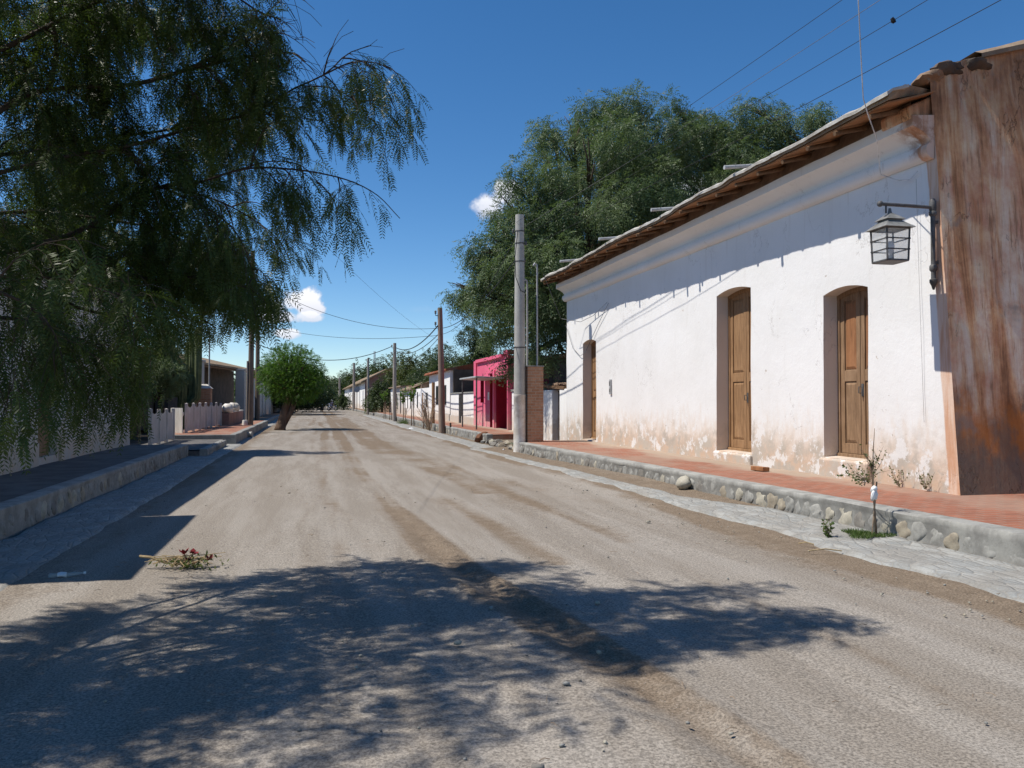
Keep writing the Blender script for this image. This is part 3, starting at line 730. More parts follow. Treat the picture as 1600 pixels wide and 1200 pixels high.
# cane boards under the eave, then rafters, mud roof, lime edge
m = MB(); vs = []; fs = []; n = 90; RY0, RY1 = 9.05, 25.65
for i in range(n + 1):
    y = RY0 + (RY1 - RY0) * i / n; e = eave_wave(y)
    for x, z in ((7.39 - .5 * e, 5.555 + e), (7.9, 5.70 + e * .6), (8.16, 5.785)): vs.append((x, y, z))
    for x, z in ((8.16, 5.80), (7.9, 5.72 + e * .6), (7.39 - .5 * e, 5.577 + e)): vs.append((x, y, z))
for i in range(n):
    for j in range(6): fs.append((i*6+j, i*6+(j+1)%6, (i+1)*6+(j+1)%6, (i+1)*6+j))
fs += [tuple(reversed(range(6))), tuple(range(n*6, n*6+6))]
m.add(vs, fs); m.build('eave_boards', M['cane'], house)
y = RY0 + .35
i = 0
while y < RY1 - .1:
    r_ = MB(); e = eave_wave(y)
    r_.tube([(7.40 - .5*e - .13 * random.random() ** 2, y, 5.49 + e), (7.9, y + .01, 5.625 + e*.6), (8.4, y, 5.78)], [.036, .042, .05], 7)
    r_.build('rafter', M['timber'], house, auto=60)
    y += .74 + .1 * (random.random() - .5)
m = MB(); m.add([(FX - .33, RY0 + .2, 5.44), (FX - .33, RY1 - .15, 5.44), (FX - .26, RY1 - .15, 5.70), (FX - .26, RY0 + .2, 5.70)], [(0, 1, 2, 3)])
m.build('eave_fill', M['adobe'], house)
m = MB(); vs = []; fs = []; n = 110
px = [7.36, 7.36, 7.62, 8.1, 8.6, 9.5, 11, 13, 15, 18.3, 18.3, 13, 8.5]
for i in range(n + 1):
    y = RY0 - .06 + (RY1 - RY0 + .1) * i / n; e = eave_wave(y); q = .03 * nz(y * 1.7, 5, 61)
    row = []
    for j, x in enumerate(px):
        if j == 0: row.append((x - .5*e, 5.581 + e))
        elif j == 1: row.append((x - .5*e + q, 5.665 + e + q))
        elif j < 10: row.append((x, rooftop(x) + .06 + .06 * nz(y * .6, x * .6, 62) + e * max(0, 1 - (x - 7.44))))
        elif j == 10: row.append((18.3, 5.6))
        elif j == 11: row.append((13, 7.2))
        else: row.append((8.5, 5.948))
    vs += [(x, y + (.40 * max(0, 1 - i / 4) if x > 8.05 else 0), z) for x, z in row]
k = len(px)
for i in range(n):
    for j in range(k): fs.append((i*k+j, i*k+(j+1)%k, (i+1)*k+(j+1)%k, (i+1)*k+j))
fs += [(12, 2, 1, 0), tuple(range(n*k, n*k+k))]
m.add([(a, b, c) for a, b, c in vs], [f[::-1] for f in fs]); m.build('roof', M['mud'], house)
# crumbling lime edge lying along the eave, in ragged lengths
m = MB(); n = 150; sec = [(-.035, -.015), (-.04, .03), (.05, .085), (.30, .16), (.30, .12), (.05, .05)]
vs = []; fs = []; k = len(sec)
for i in range(n + 1):
    y = RY0 - .1 + (RY1 - RY0 + .05) * i / n; e = eave_wave(y); q = .035 * nz(y * 2.3, 7, 71) + .02 * nz(y * 7, 2, 72)
    for x, z in sec: vs.append((7.36 - .5*e + x - q * .6, y, 5.63 + e + z + q * (.5 if z > 0 else .25)))
for i in range(n):
    for j in range(k): fs.append((i*k+j, i*k+(j+1)%k, (i+1)*k+(j+1)%k, (i+1)*k+j))
fs += [tuple(reversed(range(k))), tuple(range(n*k, n*k+k))]
m.add(vs, [f[::-1] for f in fs]); m.build('roof_edge', M['membrane'], house, auto=45)
# stones at the eave corner, then a thin crumbling mud edge along the gable verge
for i, (x, z, r) in enumerate(((8.22, 6.03, (.17, .16, .10)), (8.55, 6.19, (.20, .17, .11)), (8.97, 6.29, (.21, .16, .10)))):
    m = MB(); m.blob((x, FY0 + .52 - (x - FX) * .03, z), r, i + 3, 3, .45); m.build('coping_stone', M['shed'] if i else M['adobe'], house, auto=45)
m = MB(); n = 46; vs = []; fs = []
for i in range(n + 1):
    x = 9.0 + 9.0 * i / n; z = rooftop(x) + .20; y = FY0 + .079 * (z - .36) - (x - FX) * .03; q = .04 * nz(x * 2.1, 3, 91); p_ = .03 * nz(x * 3.7, 8, 92)
    vs += [(x, y - .055 + p_, z - .03), (x, y - .06 + p_, z + .03 + q * .4), (x, y + .05, z + .10 + q), (x, y + .40, z + .08 + q), (x, y + .42, z - .05)]
for i in range(n):
    for k in range(5): fs.append((i*5+k, (i+1)*5+k, (i+1)*5+(k+1)%5, i*5+(k+1)%5))
m.add(vs, fs); m.build('coping', M['mud'], house, auto=40)
for yy, dz in ((12.9, .05), (16.1, .03), (19.4, .04), (22.75, .03)):
    s = MB(); s.tube([(7.13, yy + .02, 5.73 + dz), (8.25, yy, 5.86 + dz)], .036, 9); s.tube([(7.14, yy + .02, 5.73 + dz), (7.125, yy + .02, 5.73 + dz)], .040, 9)
    s.build('roof_spout', M['zinc'], house, auto=60)
# doors: frame, two leaves with raised panels
def make_door(a, b, z, zs, rise, kind):
    x = FX + .275; fm = {'c': M['door_grey'], 'b': M['door_a'], 'a': M['door_a']}[kind]
    d = MB(); top = zs + rise + .03
    d.box(x, a - .05, z, x + .06, a + .055, top, 0); d.box(x, b - .055, z, x + .06, b + .05, top, 0); d.box(x - .03, a - .02, z - .005, x + .06, b + .02, z + .065, 0)
    n = 10; hw = (b - a) / 2; c = (a + b) / 2; vs = []
    for i in range(n + 1):
        q = -1 + 2 * i / n; yy = c + q * hw; za = zs + rise * (1 - q * q)
        vs += [(x - .002, yy, za - .075), (x - .002, yy, za + .06), (x + .06, yy, za - .075)]
    fs = []
    for i in range(n): fs += [(3*i, 3*i+1, 3*i+4, 3*i+3), (3*i, 3*i+3, 3*i+5, 3*i+2)]
    d.add(vs, fs, 0)
    door = d.build('door', fm, house, bevel=.006)
    for s in (0, 1):
        y0, y1 = (c + .006, b - .058) if s else (a + .058, c - .006)
        lf = MB(); xb = x + .035; h0, h1 = z + .07, top
        mid = z + (zs - z) * (.50 if kind == 'c' else .47)
        lf.box(xb + .012, y0, h0, xb + .03, y1, h1, 0)
        sw = .095
        for p, q in ((y0, y0 + sw), (y1 - sw, y1)): lf.box(xb - .012, p, h0, xb + .012, q, h1, 0)
        for p, q in ((h0, h0 + .16), (mid - .09, mid + .09), (zs - .10, h1)): lf.box(xb - .011, y0 + sw, p, xb + .012, y1 - sw, q, 0)
        mi = 1
        for p, q, mm in ((h0 + .18, mid - .11, 0), (mid + .11, zs - .12, mi)):
            ya_, yb_ = y0 + sw + .015, y1 - sw - .015
            lf.add([(xb + .008, ya_, p), (xb + .008, yb_, p), (xb + .008, yb_, q), (xb + .008, ya_, q), (xb - .008, ya_ + .035, p + .04), (xb - .008, yb_ - .035, p + .04), (xb - .008, yb_ - .035, q - .04), (xb - .008, ya_ + .035, q - .04)],
                   [(0,4,5,1), (1,5,6,2), (2,6,7,3), (3,7,4,0), (4,7,6,5)], mm)
        lf.build('leaf', [fm, M['door_red'] if kind == 'c' else fm], door, bevel=.004)
    hd = MB(); hd.tube([(x - .01, c - .05, z + 1.05), (x - .05, c - .05, z + 1.05), (x - .05, c - .05, z + 1.15), (x - .01, c - .05, z + 1.15)], .009, 6)
    hd.box(x + .012, c - .08, z + 1.0, x + .02, c - .03, z + 1.2)
    hd.build('handle', M['iron'], door)
    return door
for dd in DOORS: make_door(*dd)
# small bell plate by the far door
s = MB(); s.box(FX - .045, 21.30, 1.78, FX + .02, 21.42, 2.2, 0); s.box(FX - .05, 21.32, 2.02, FX - .044, 21.40, 2.15, 1); s.box(FX - .05, 21.33, 1.84, FX - .044, 21.39, 1.94, 1)
tag(s.build('bell_plate', [M['zinc'], M['iron']], bevel=.004, loc=(FX, 21.36, 1.98)), 'small grey metal bell plate on the white wall right of the narrow far door', 'doorbell')

# ------------------------------------------------------------------ bracket lanterns (arm points to -X in local space)
def lantern(label):
    L = thing('wall_lantern', label, 'lantern', (0, 0, 0), 'iron lanterns on house corners')
    b = MB(); b.tube([(0, 0, .07), (0, 0, -1.0)], [.032, .032], 9); b.lathe((0,0,0), [(.0,.12),(.028,.115),(.045,.08),(.046,-.03),(.04,-.05),(.05,-.06),(.05,-.1),(.036,-.12)], 10)
    b.lathe((0,0,-.82), [(.036,.04),(.05,.02),(.05,-.03),(.036,-.05)], 10); b.lathe((0,0,-1.0), [(.032,.03),(.05,.02),(.05,-.02),(.03,-.06),(.012,-.12)], 10)
    for z in (-.2, -.75): b.box(-.02, -.02, z - .02, .1, .02, z + .02)
    b.tube([(.02, 0, 0), (-.80, 0, 0)], .024, 9)
    b.build('bracket', M['iron'], L, auto=50)
    s = MB(); s.blob((-.83, 0, 0), (.042, .042, .042), 1, 2, 0); s.tube([(-.74,0,-.01),(-.74,0,-.12)], .012, 7)
    s.build('finial', M['iron'], L, smooth=True)
    A = R(-3); ca, sa = math.cos(A), math.sin(A); cx0 = -.68
    def T(x, y, z): return (cx0 + x * ca - y * sa, x * sa + y * ca, z)
    def sq(r, z): return [T(-r,-r,z), T(r,-r,z), T(r,r,z), T(-r,r,z)]
    h = MB()
    def tier(r0, z0, r1, z1):
        h.add(sq(r0, z0) + sq(r1, z1) + sq(r0, z0 + .008), [(4,5,1,0),(5,6,2,1),(6,7,3,2),(7,4,0,3)][:0] + [(0,1,5,4),(1,2,6,5),(2,3,7,6),(3,0,4,7),(3,2,1,0),(4,5,6,7)])
    tier(.225, -.335, .11, -.235); tier(.105, -.255, .105, -.205); tier(.14, -.215, .02, -.115)
    h.tube([T(0,0,-.12), T(0,0,-.05)], [.03, .014], 8)
    h.build('hood', M['hood'], L)
    f = MB(); r0, r1, zt, zb = .168, .155, -.335, -.765
    for sx, sy in ((-1,-1),(1,-1),(1,1),(-1,1)):
        f.tube([T(sx*r0, sy*r0, zt), T(sx*r1, sy*r1, zb)], .016, 4)
    for z in (zt, -.478, -.62, zb):
        k = r1 + (r0 - r1) * (z - zb) / (zt - zb)
        o = .02 if z in (-.478, -.62) else 0
        for (ax, ay), (bx, by) in (((-1,-1),(1,-1)), ((1,-1),(1,1)), ((1,1),(-1,1)), ((-1,1),(-1,-1))):
            e = 1 + o / .18
            f.tube([T(ax*k*(e if ay == by else 1), ay*k*(e if ax == bx else 1), z), T(bx*k*(e if ay == by else 1), by*k*(e if ax == bx else 1), z)], .010 if o else .015, 5)
    f.add(sq(r1, zb - .012) + sq(r1, zb - .004), [(3,2,1,0),(4,5,6,7),(0,1,5,4),(1,2,6,5),(2,3,7,6),(3,0,4,7)])
    f.build('frame', M['iron'], L)
    for k in range(4):
        (ax, ay), (bx, by) = (((-1,-1),(1,-1)), ((1,-1),(1,1)), ((1,1),(-1,1)), ((-1,1),(-1,-1)))[k]
        q = .97; gp = MB(); gp.add([T(ax*r1*q, ay*r1*q, zb), T(bx*r1*q, by*r1*q, zb), T(bx*r0*q, by*r0*q, zt), T(ax*r0*q, ay*r0*q, zt)], [(0,1,2,3)])
        gp.build('pane', M['lampglass'], L)
    bu = MB(); bu.lathe((cx0, 0, -.66), [(.02,-.08),(.025,0),(.05,.06),(.055,.11),(.03,.16),(.005,.17)], 10); bu.build('bulb', M['plastic_white'], L, smooth=True)
    return L
lan = lantern('square iron lantern with dusty panes hanging from the rusty house corner')
lan.location = (FX - .06, 9.11, 4.22)
lan2 = copy_tree(lan); lan2.location = (-5.0, 24.2, 4.17); lan2.rotation_euler = (0, 0, math.pi)
lan2['label'] = 'iron lantern half hidden by leaves at the far corner of the shaded left house'

# ------------------------------------------------------------------ concrete pole, brick pier, garden wall
CP = (6.03, 23.35)
pole = thing('concrete_pole', 'thick round concrete utility pole with whitewashed foot beside the brick pier', 'utility pole', (*CP, 0))
s = MB(); s.lathe((*CP, 0), [(.175, 1.72), (.172, 2.2), (.16, 4), (.143, 6), (.13, 7.22), (.0, 7.225)], 20); s.build('shaft', M['pole_concrete'], pole, auto=50)
s = MB(); s.lathe((*CP, 0), [(.19, -.05), (.188, .2), (.181, 1.7), (.185, 1.705), (.185, 1.78), (.165, 1.785)], 20); s.build('painted_foot', M['pole_white'], pole, auto=50)
for z in (6.72, 6.35, 5.8, 3.2):
    r = .190 - z * .0080
    s = MB(); s.lathe((*CP, z), [(r, -.02), (r + .008, -.018), (r + .008, .018), (r, .02)], 16); s.build('strap', M['iron'], pole)
for z, an in ((6.72, 0), (6.35, 2.5), (5.85, 3.6)):
    s = MB(); x, y = CP[0] - .2 * math.cos(an), CP[1] - .2 * math.sin(an); s.lathe((x, y, z), [(.02,-.07),(.04,-.06),(.03,-.02),(.04,.02),(.03,.06),(.01,.07)], 9); s.build('insulator', M['iron'], pole, smooth=True)
s = MB(); s.tube([(CP[0]-.1, CP[1]-.16, 6.7), (CP[0]-.19, CP[1]-.17, 5.9), (CP[0]-.17, CP[1]-.19, 5.3), (CP[0]-.02, CP[1]-.2, 4.9), (CP[0]+.12, CP[1]-.16, 4.85)], .012, 5)
s.build('loose_cable', M['wire'], pole); s = MB(); s.tube([(CP[0]-.16,CP[1]-.1,3.22),(CP[0]-.34,CP[1]-.16,3.12),(CP[0]-.4,CP[1]-.14,3.2)], .012, 5)
s.build('loose_cable', M['wire'], pole)
pier = thing('brick_pier', 'square red brick meter pier standing at the end of the raised brick pavement', 'brick pillar', (6.62, 23.45, .3))
s = MB(); s.box(6.23, 23.16, .0, 6.72, 23.66, 2.62); s.build('brickwork', M['brickpier'], pier, bevel=.008)
s = MB(); s.box(6.21, 23.14, 2.62, 6.74, 23.68, 2.655); s.build('cap', M['concrete'], pier, bevel=.006)
s = MB(); s.box(6.19, 23.24, 1.22, 6.235, 23.58, 1.78, 0); s.box(6.182, 23.28, 1.5, 6.192, 23.46, 1.7, 1); s.box(6.182, 23.5, 1.28, 6.192, 23.54, 1.45, 1); s.build('meter_box', [M['iron'], M['zinc']], pier, bevel=.006)
for (x, y, r, h) in ((6.31, 23.52, .03, 5.25), (6.62, 23.5, .028, 5.75)):
    s = MB(); s.tube([(x, y, 2.6), (x, y, h - .1), (x - .02, y - .02, h), (x - .09, y - .04, h + .04), (x - .13, y - .05, h - .04)], r, 8); s.build('conduit', M['zinc'], pier, auto=60)
gw = thing('garden_wall', 'low whitewashed garden wall with a dark gateway beside the brick pier', 'wall', (8.25, 28, 0))
s = MB(); wy = 33.1
s.box(8.2, 25.47, 0, 8.5, 26.3, 2.0); s.box(8.2, 27.2, 0, 8.5, wy, 1.98)
s.build('plaster', M['white_far'], gw, bevel=.03)
s = MB(); s.obox((8.35, 26.75, 2.06), (.34, 2.0, .11), (R(2), 0, 0)); s.build('lintel', M['timber'], gw, bevel=.01)
s = MB()
for i in range(12): s.blob((8.35 + .05 * random.uniform(-1, 1), 25.6 + i * .27, 2.13 + .03 * random.random()), (.15, .17, .07 + .05 * random.random()), i, 1, .3)
s.build('rubble_top', M['adobe'], gw, auto=60)
s = MB(); s.box(8.44, 26.2, .05, 8.495, 27.3, 1.95); s.build('gate', M['shed'], gw)
s = MB(); s.box(8.15, 28.9, 1.98, 8.55, wy, 2.07); s.build('coping', M['concrete'], gw, bevel=.01)
sh = thing('adobe_shed', 'dark mud shed roofed with poles in the trees behind the garden wall', 'shed', (12, 31, 0))
s = MB(); s.box(9.8, 28.2, -.1, 14, 33, 3.3); s.build('wall', M['shed'], sh, bevel=.04)
s = MB(); s.box(9.5, 27.9, 3.3, 14.3, 33.3, 3.48); s.build('roof', M['mud'], sh, bevel=.05)
#PART4
# ------------------------------------------------------------------ helpers for the smaller houses
def wall_grid(m, x, y0, y1, z0, z1, ops, depth, s=1, mf=0, mr=0, mb=1):
    """street wall in the plane X = x with rectangular recesses; s=+1 recess towards +X (visible from -X)"""
    ys = sorted({y0, y1, *[o[0] for o in ops], *[o[1] for o in ops]}); zs = sorted({z0, z1, *[o[2] for o in ops], *[o[3] for o in ops]})
    def q(vs, mi): m.add(vs, [(0,1,2,3) if s < 0 else (3,2,1,0)], mi)
    for a, b in zip(ys, ys[1:]):
        for c, d in zip(zs, zs[1:]):
            if any(o[0] <= a and b <= o[1] and o[2] <= c and d <= o[3] for o in ops): continue
            q([(x,a,c),(x,b,c),(x,b,d),(x,a,d)], mf)
    xd = x + s * depth
    for a, b, c, d in ops:
        q([(xd,a,c),(xd,b,c),(xd,b,d),(xd,a,d)], mb)
        q([(x,a,c),(xd,a,c),(xd,a,d),(x,a,d)][::-1], mr); q([(x,b,c),(xd,b,c),(xd,b,d),(x,b,d)], mr)
        q([(x,a,c),(x,b,c),(xd,b,c),(xd,a,c)][::1], mr); q([(x,a,d),(x,b,d),(xd,b,d),(xd,a,d)][::-1], mr)
def body(m, x0, x1, y0, y1, z0, z1, skip=None, mi=0):
    """box without the face at x = skip"""
    F = {'x0': [(x0,y0,z0),(x0,y0,z1),(x0,y1,z1),(x0,y1,z0)], 'x1': [(x1,y0,z0),(x1,y1,z0),(x1,y1,z1),(x1,y0,z1)],
         'y0': [(x0,y0,z0),(x1,y0,z0),(x1,y0,z1),(x0,y0,z1)], 'y1': [(x0,y1,z0),(x0,y1,z1),(x1,y1,z1),(x1,y1,z0)], 't': [(x0,y0,z1),(x1,y0,z1),(x1,y1,z1),(x0,y1,z1)]}
    for k, v in F.items():
        if k != skip: m.add(v, [(0,1,2,3)], mi)
def window(x, ya, yb, za, zb, parent, mat, s=1, frame=None):
    """frame and pane of a window, x = street face, set 6 cm back"""
    f = MB(); d = .06 * s; w_ = .05
    for a, b, c, e in ((ya,yb,za,za+w_),(ya,yb,zb-w_,zb),(ya,ya+w_,za+w_,zb-w_),(yb-w_,yb,za+w_,zb-w_)): f.box(min(x-.01*s,x+d), a, c, max(x-.01*s,x+d), b, e)
    o = f.build('window', frame or M['shutter'], parent)
    p = MB(); p.box(min(x+.01*s,x+.03*s), ya+w_, za+w_, max(x+.01*s,x+.03*s), yb-w_, zb-w_); p.build('pane', mat, o)
    return o
# ------------------------------------------------------------------ pink shop
PX = 8.1
pk = thing('pink_shop', 'bright pink flat-fronted shop with shade-darkened doorways beyond the concrete pole', 'shop', (PX, 37, .3))
y0, y1 = 33.2, 40.6
o_door = (Yof(793, PX), Yof(775, PX), .3, 2.72); o_slot = (Yof(771, PX), Yof(765.5, PX), .32, 2.86); o_win = (Yof(756.2, PX), Yof(750.8, PX), 1.5, 2.72)
s = MB(); wall_grid(s, PX, y0, y1, .2, 3.55, [o_door, o_slot, o_win], 1.15, 1, 0, 1, 1); body(s, PX, 13, y0, y1, .2, 3.55, 'x0'); s.build('wall', [M['pink'], M['pinkdark']], pk)
for a, b in ((y0 - .02, Yof(794.5, PX)), (Yof(745.5, PX), y1 + .02), (o_door[1] + .1, o_slot[0] - .1)):
    s = MB(); s.box(PX - .07, a, .22, PX - .002, b, 3.62 if a < y0 + .5 or b > y1 else 3.0); s.build('pilaster', M['pink'], pk, bevel=.01)
s = MB(); s.box(PX - .11, y0 + 1.0, 3.5, PX + .2, y1 - .6, 3.66); s.box(PX - .08, y0 - .05, 3.62, PX + .5, y0 + .75, 3.78); s.build('cornice', M['pink'], pk, bevel=.01)
s = MB(); ym = (o_door[0] + o_door[1]) / 2
for a, b in ((o_door[0] + .02, ym - .01), (ym + .01, o_door[1] - .02)):
    s.box(PX + 1.06, a, .32, PX + 1.11, b, 2.68); s.box(PX + 1.04, a + .15, .6, PX + 1.07, b - .15, 1.4); s.box(PX + 1.04, a + .15, 1.6, PX + 1.07, b - .15, 2.5)
s.build('door', M['pinkdark'], pk, bevel=.01)
s = MB(); s.box(PX + 1.06, o_slot[0] + .03, .34, PX + 1.11, o_slot[1] - .03, 2.82); s.build('door', M['pinkdark'], pk, bevel=.01)
s = MB(); s.box(PX - .03, Yof(764.8, PX), 1.62, PX - .002, Yof(762.9, PX), 2.0); s.build('plate', M['plastic_white'], pk, bevel=.005)
s = MB(); s.box(PX - .06, Yof(770, PX), 2.88, PX - .002, Yof(762.5, PX), 3.06); s.build('signboard', M['pink'], pk, bevel=.01)
aw = thing('street_awning', 'thin flat metal awning on two slender posts in front of the pink shop', 'awning', (7.4, 36, .34))
s = MB(); s.obox((7.5, 36.2, 2.62), (1.3, 3.9, .07), (0, R(2), 0)); s.build('roof', M['zinc'], aw, bevel=.01)
for y in (34.5, 37.9):
    s = MB(); s.tube([(6.95, y, .3), (6.95, y, 2.6)], .035, 8); s.build('post', M['iron'], aw)
# ------------------------------------------------------------------ white walls and houses down the right side
bw = thing('boundary_wall', 'white boundary wall with grey footing between the pink shop and the red-roofed house', 'wall', (8.15, 44, .3))
s = MB(); s.box(8.15, 40.66, .2, 8.4, 48.45, 2.0); s.build('plaster', M['white_far'], bw, bevel=.02)
s = MB(); s.box(8.09, 40.64, .2, 8.149, 48.45, .72); s.build('footing', M['grey_plaster'], bw, bevel=.01)
s = MB(); s.box(8.1, 40.64, 2.0, 8.46, 48.5, 2.07); s.build('coping', M['concrete'], bw, bevel=.01)
s = MB(); s.tube([(8.05, 44.6, .3), (8.05, 44.6, 2.0)], .09, 8); s.build('drainpipe', M['iron'], bw)
h1 = thing('tiled_white_house', 'tall narrow white house with a red tiled roof behind the wooden pole', 'house', (8.12, 53, .3))
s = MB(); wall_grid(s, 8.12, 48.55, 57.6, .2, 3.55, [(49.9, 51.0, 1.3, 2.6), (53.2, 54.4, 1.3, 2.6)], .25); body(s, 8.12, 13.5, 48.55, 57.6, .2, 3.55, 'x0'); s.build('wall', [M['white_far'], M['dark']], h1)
s = MB(); s.box(8.3, 48.35, .2, 13.4, 48.54, 3.5); s.build('shaded_side', M['shed'], h1)  # dark slab paints the shade on this end of the white house
for a in (49.9, 53.2): window(8.12, a, a + 1.15, 1.3, 2.6, h1, M['darkglass'])
s = MB(); s.box(8.06, 48.54, .2, 8.119, 57.6, .75); s.build('footing', M['grey_plaster'], h1)
s = MB(); s.add([(7.85,48.45,3.56),(7.85,57.8,3.56),(10.0,57.8,3.98),(10.0,48.45,3.98),(13.8,48.45,3.52),(13.8,57.8,3.52),(7.85,48.45,3.47),(7.75,57.8,3.4),(13.8,48.3,3.4),(13.8,57.8,3.4)], [(3,2,1,0),(4,5,2,3),(0,1,7,6),(0,6,8,4,3),(1,2,5,9,7),(4,8,9,5),(6,7,9,8)])
s.build('roof', M['tiles'], h1)
h2 = thing('long_white_house', 'long low white house with a row of narrow shuttered openings and a brown adobe gable', 'house', (8.15, 66, .3))
ops = [(58.6, 59.5, 1.1, 2.2), (61, 61.8, .3, 2.2), (64.2, 64.9, 1.0, 2.3), (66.6, 67.3, 1.0, 2.3), (69, 69.6, .9, 2.3), (71.2, 71.8, .9, 2.3)]
s = MB(); wall_grid(s, 8.15, 57.7, 75, .2, 2.55, ops, .22); body(s, 8.15, 9.0, 57.7, 75, .2, 2.55, 'x0'); s.build('wall', [M['white_far'], M['shutter']], h2)
s = MB(); s.add([(8.5,63.9,2.4),(14,63.9,2.4),(14,63.9,3.2),(11,63.9,3.6),(8.5,63.9,3.0)], [(0,1,2,3,4)]); s.box(8.4, 63.95, 2.3, 14, 75, 2.95); s.build('gable', M['adobe'], h2)
s = MB(); s.add([(7.85,65.8,2.62),(7.85,75.3,2.62),(11,75.3,3.75),(11,63.6,3.75),(8.6,63.6,3.02),(14.3,63.6,3.0),(14.3,75.3,3.0)], [(4,3,2,1,0),(3,5,6,2)]); s.box(7.82, 65.8, 2.5, 8.1, 75.3, 2.61); s.build('roof', M['mud'], h2)
for i, o in enumerate(ops):
    if i != 1: window(8.15, o[0], o[1], o[2], o[3], h2, M['darkglass'])
s = MB(); s.box(8.165, 61.02, .3, 8.22, 61.78, 2.18); s.build('door', M['door_a'], h2)
s = MB(); s.box(8.08, 57.7, .2, 8.149, 60.9, .8); s.build('footing', M['grey_plaster'], h2); s = MB(); s.box(8.08, 72, .2, 8.149, 75, .95); s.build('footing', M['grey_plaster'], h2)
h3 = thing('grey_fronted_house', 'small house with a grey wall and one white bay beyond the long low white house', 'house', (8.2, 81, .3))
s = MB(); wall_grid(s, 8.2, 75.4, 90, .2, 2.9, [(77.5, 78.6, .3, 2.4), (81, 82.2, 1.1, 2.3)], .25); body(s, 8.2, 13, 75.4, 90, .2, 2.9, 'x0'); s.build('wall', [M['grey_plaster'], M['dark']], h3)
s = MB(); s.box(8.14, 84.2, .2, 8.198, 89.8, 2.8); s.build('white_bay', M['white_far'], h3)
s = MB(); s.box(7.9, 75.35, 2.9, 13.2, 90.2, 3.02); s.build('roof', M['mud'], h3)
h4 = thing('gabled_adobe_house', 'far white house with a big pinkish adobe gable and a sagging tiled roof', 'house', (7.6, 150, .2))
s = MB(); ops = [(128 + 9 * i, 129.6 + 9 * i, .3, 3.2) for i in range(8)]
wall_grid(s, 7.6, 124, 205, .1, 4.5, ops, .3); body(s, 7.6, 16, 124, 205, .1, 4.5, 'x0'); s.build('wall', [M['white_far'], M['shutter']], h4)
s = MB(); s.add([(7.62,123.9,.1),(16,123.9,.1),(16,123.9,4.6),(11.4,123.9,6.55),(7.62,123.9,4.6)], [(0,1,2,3,4)]); s.build('gable', M['pinkish'], h4)
s = MB(); s.add([(7.0,123.3,4.5),(7.0,205,4.5),(11.4,205,6.9),(11.4,123.3,6.75),(16.6,123.3,4.5),(16.6,205,4.5),(7.0,123.3,4.32),(7.0,205,4.32),(11.4,123.3,6.55),(16.6,123.3,4.32)], [(3,2,1,0),(4,5,2,3),(0,1,7,6),(0,6,8,3),(3,8,9,4)]); s.build('roof', M['oldtiles'], h4)
h5 = thing('adobe_annex', 'plain brown adobe annex between the grey house and the gabled house', 'house', (8.4, 105, .2))
s = MB(); s.box(8.4, 91, .1, 13, 121, 2.6); s.build('wall', M['adobe'], h5, bevel=.05)
s = MB(); s.box(8.1, 90.8, 2.6, 13.3, 121.2, 2.75); s.build('roof', M['mud'], h5, bevel=.03)
# round sign on a post near the gabled house
sg = thing('street_sign', 'small dark round sign on a slim post in front of the far gabled house', 'sign', (6.1, 118, .0))
s = MB(); s.tube([(6.1, 118, 0), (6.1, 118, 3.6)], .05, 6); s.build('post', M['iron'], sg)
s = MB(); s.tube([(6.1, 117.92, 3.2), (6.1, 117.88, 3.2)], [.42, .42], 20); s.build('plate', M['zinc'], sg)
mast = thing('radio_mast', 'thin lattice radio mast rising above the far trees', 'mast', (30, 330, 0))
s = MB(); bx, by = W(585, 600, 330)[:2]
for dx, dy in ((-.6,-.4),(.6,-.4),(0,.6)): s.tube([(bx+dx, by+dy, 0), (bx+dx*.5, by+dy*.5, 22)], .09, 4)
for i in range(18):
    z = 22 * i / 18; k = 1 - z / 44
    s.tube([(bx-.6*k, by-.4*k, z), (bx+.6*k, by-.4*k, z+1.2)], .05, 4); s.tube([(bx+.6*k, by-.4*k, z), (bx, by+.6*k, z+1.2)], .05, 4)
s.build('lattice', M['zinc'], mast)
# ------------------------------------------------------------------ the shaded houses on the left
lh = thing('shaded_white_house', 'shaded white house with a grey footing behind the drooping tree on the left', 'house', (-5.1, 16, .36))
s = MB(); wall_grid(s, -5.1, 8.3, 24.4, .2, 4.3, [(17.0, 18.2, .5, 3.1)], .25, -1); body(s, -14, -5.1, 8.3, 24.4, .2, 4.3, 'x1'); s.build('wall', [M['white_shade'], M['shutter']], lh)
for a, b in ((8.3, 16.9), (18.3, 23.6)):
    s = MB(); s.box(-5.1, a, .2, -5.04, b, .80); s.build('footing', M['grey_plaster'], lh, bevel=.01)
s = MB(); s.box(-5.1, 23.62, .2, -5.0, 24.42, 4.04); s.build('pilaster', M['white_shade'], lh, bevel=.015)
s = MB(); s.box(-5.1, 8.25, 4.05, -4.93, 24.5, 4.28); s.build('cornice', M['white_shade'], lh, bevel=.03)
s = MB(); s.add([(-4.44,8.15,4.62),(-4.44,12.3,4.62),(-9.5,12.3,5.8),(-9.5,8.15,5.8),(-14.3,8.15,4.5),(-14.3,12.3,4.5),(-4.44,8.15,4.5),(-4.44,12.3,4.5),(-14.3,8.15,4.38),(-14.3,12.3,4.38)], [(0,1,2,3),(3,2,5,4),(6,7,1,0),(6,0,3,4,8),(1,7,9,5,2),(6,8,9,7)])
s.add([(-4.66,12.32,4.36),(-4.46,24.6,4.58),(-9.5,24.6,5.6),(-9.5,12.32,5.6),(-14.3,12.32,4.45),(-14.3,24.6,4.45),(-4.66,12.32,4.26),(-4.46,24.6,4.48),(-14.3,12.32,4.33),(-14.3,24.6,4.33)], [(0,1,2,3),(3,2,5,4),(6,7,1,0),(6,0,3,4,8),(1,7,9,5,2),(6,8,9,7)])
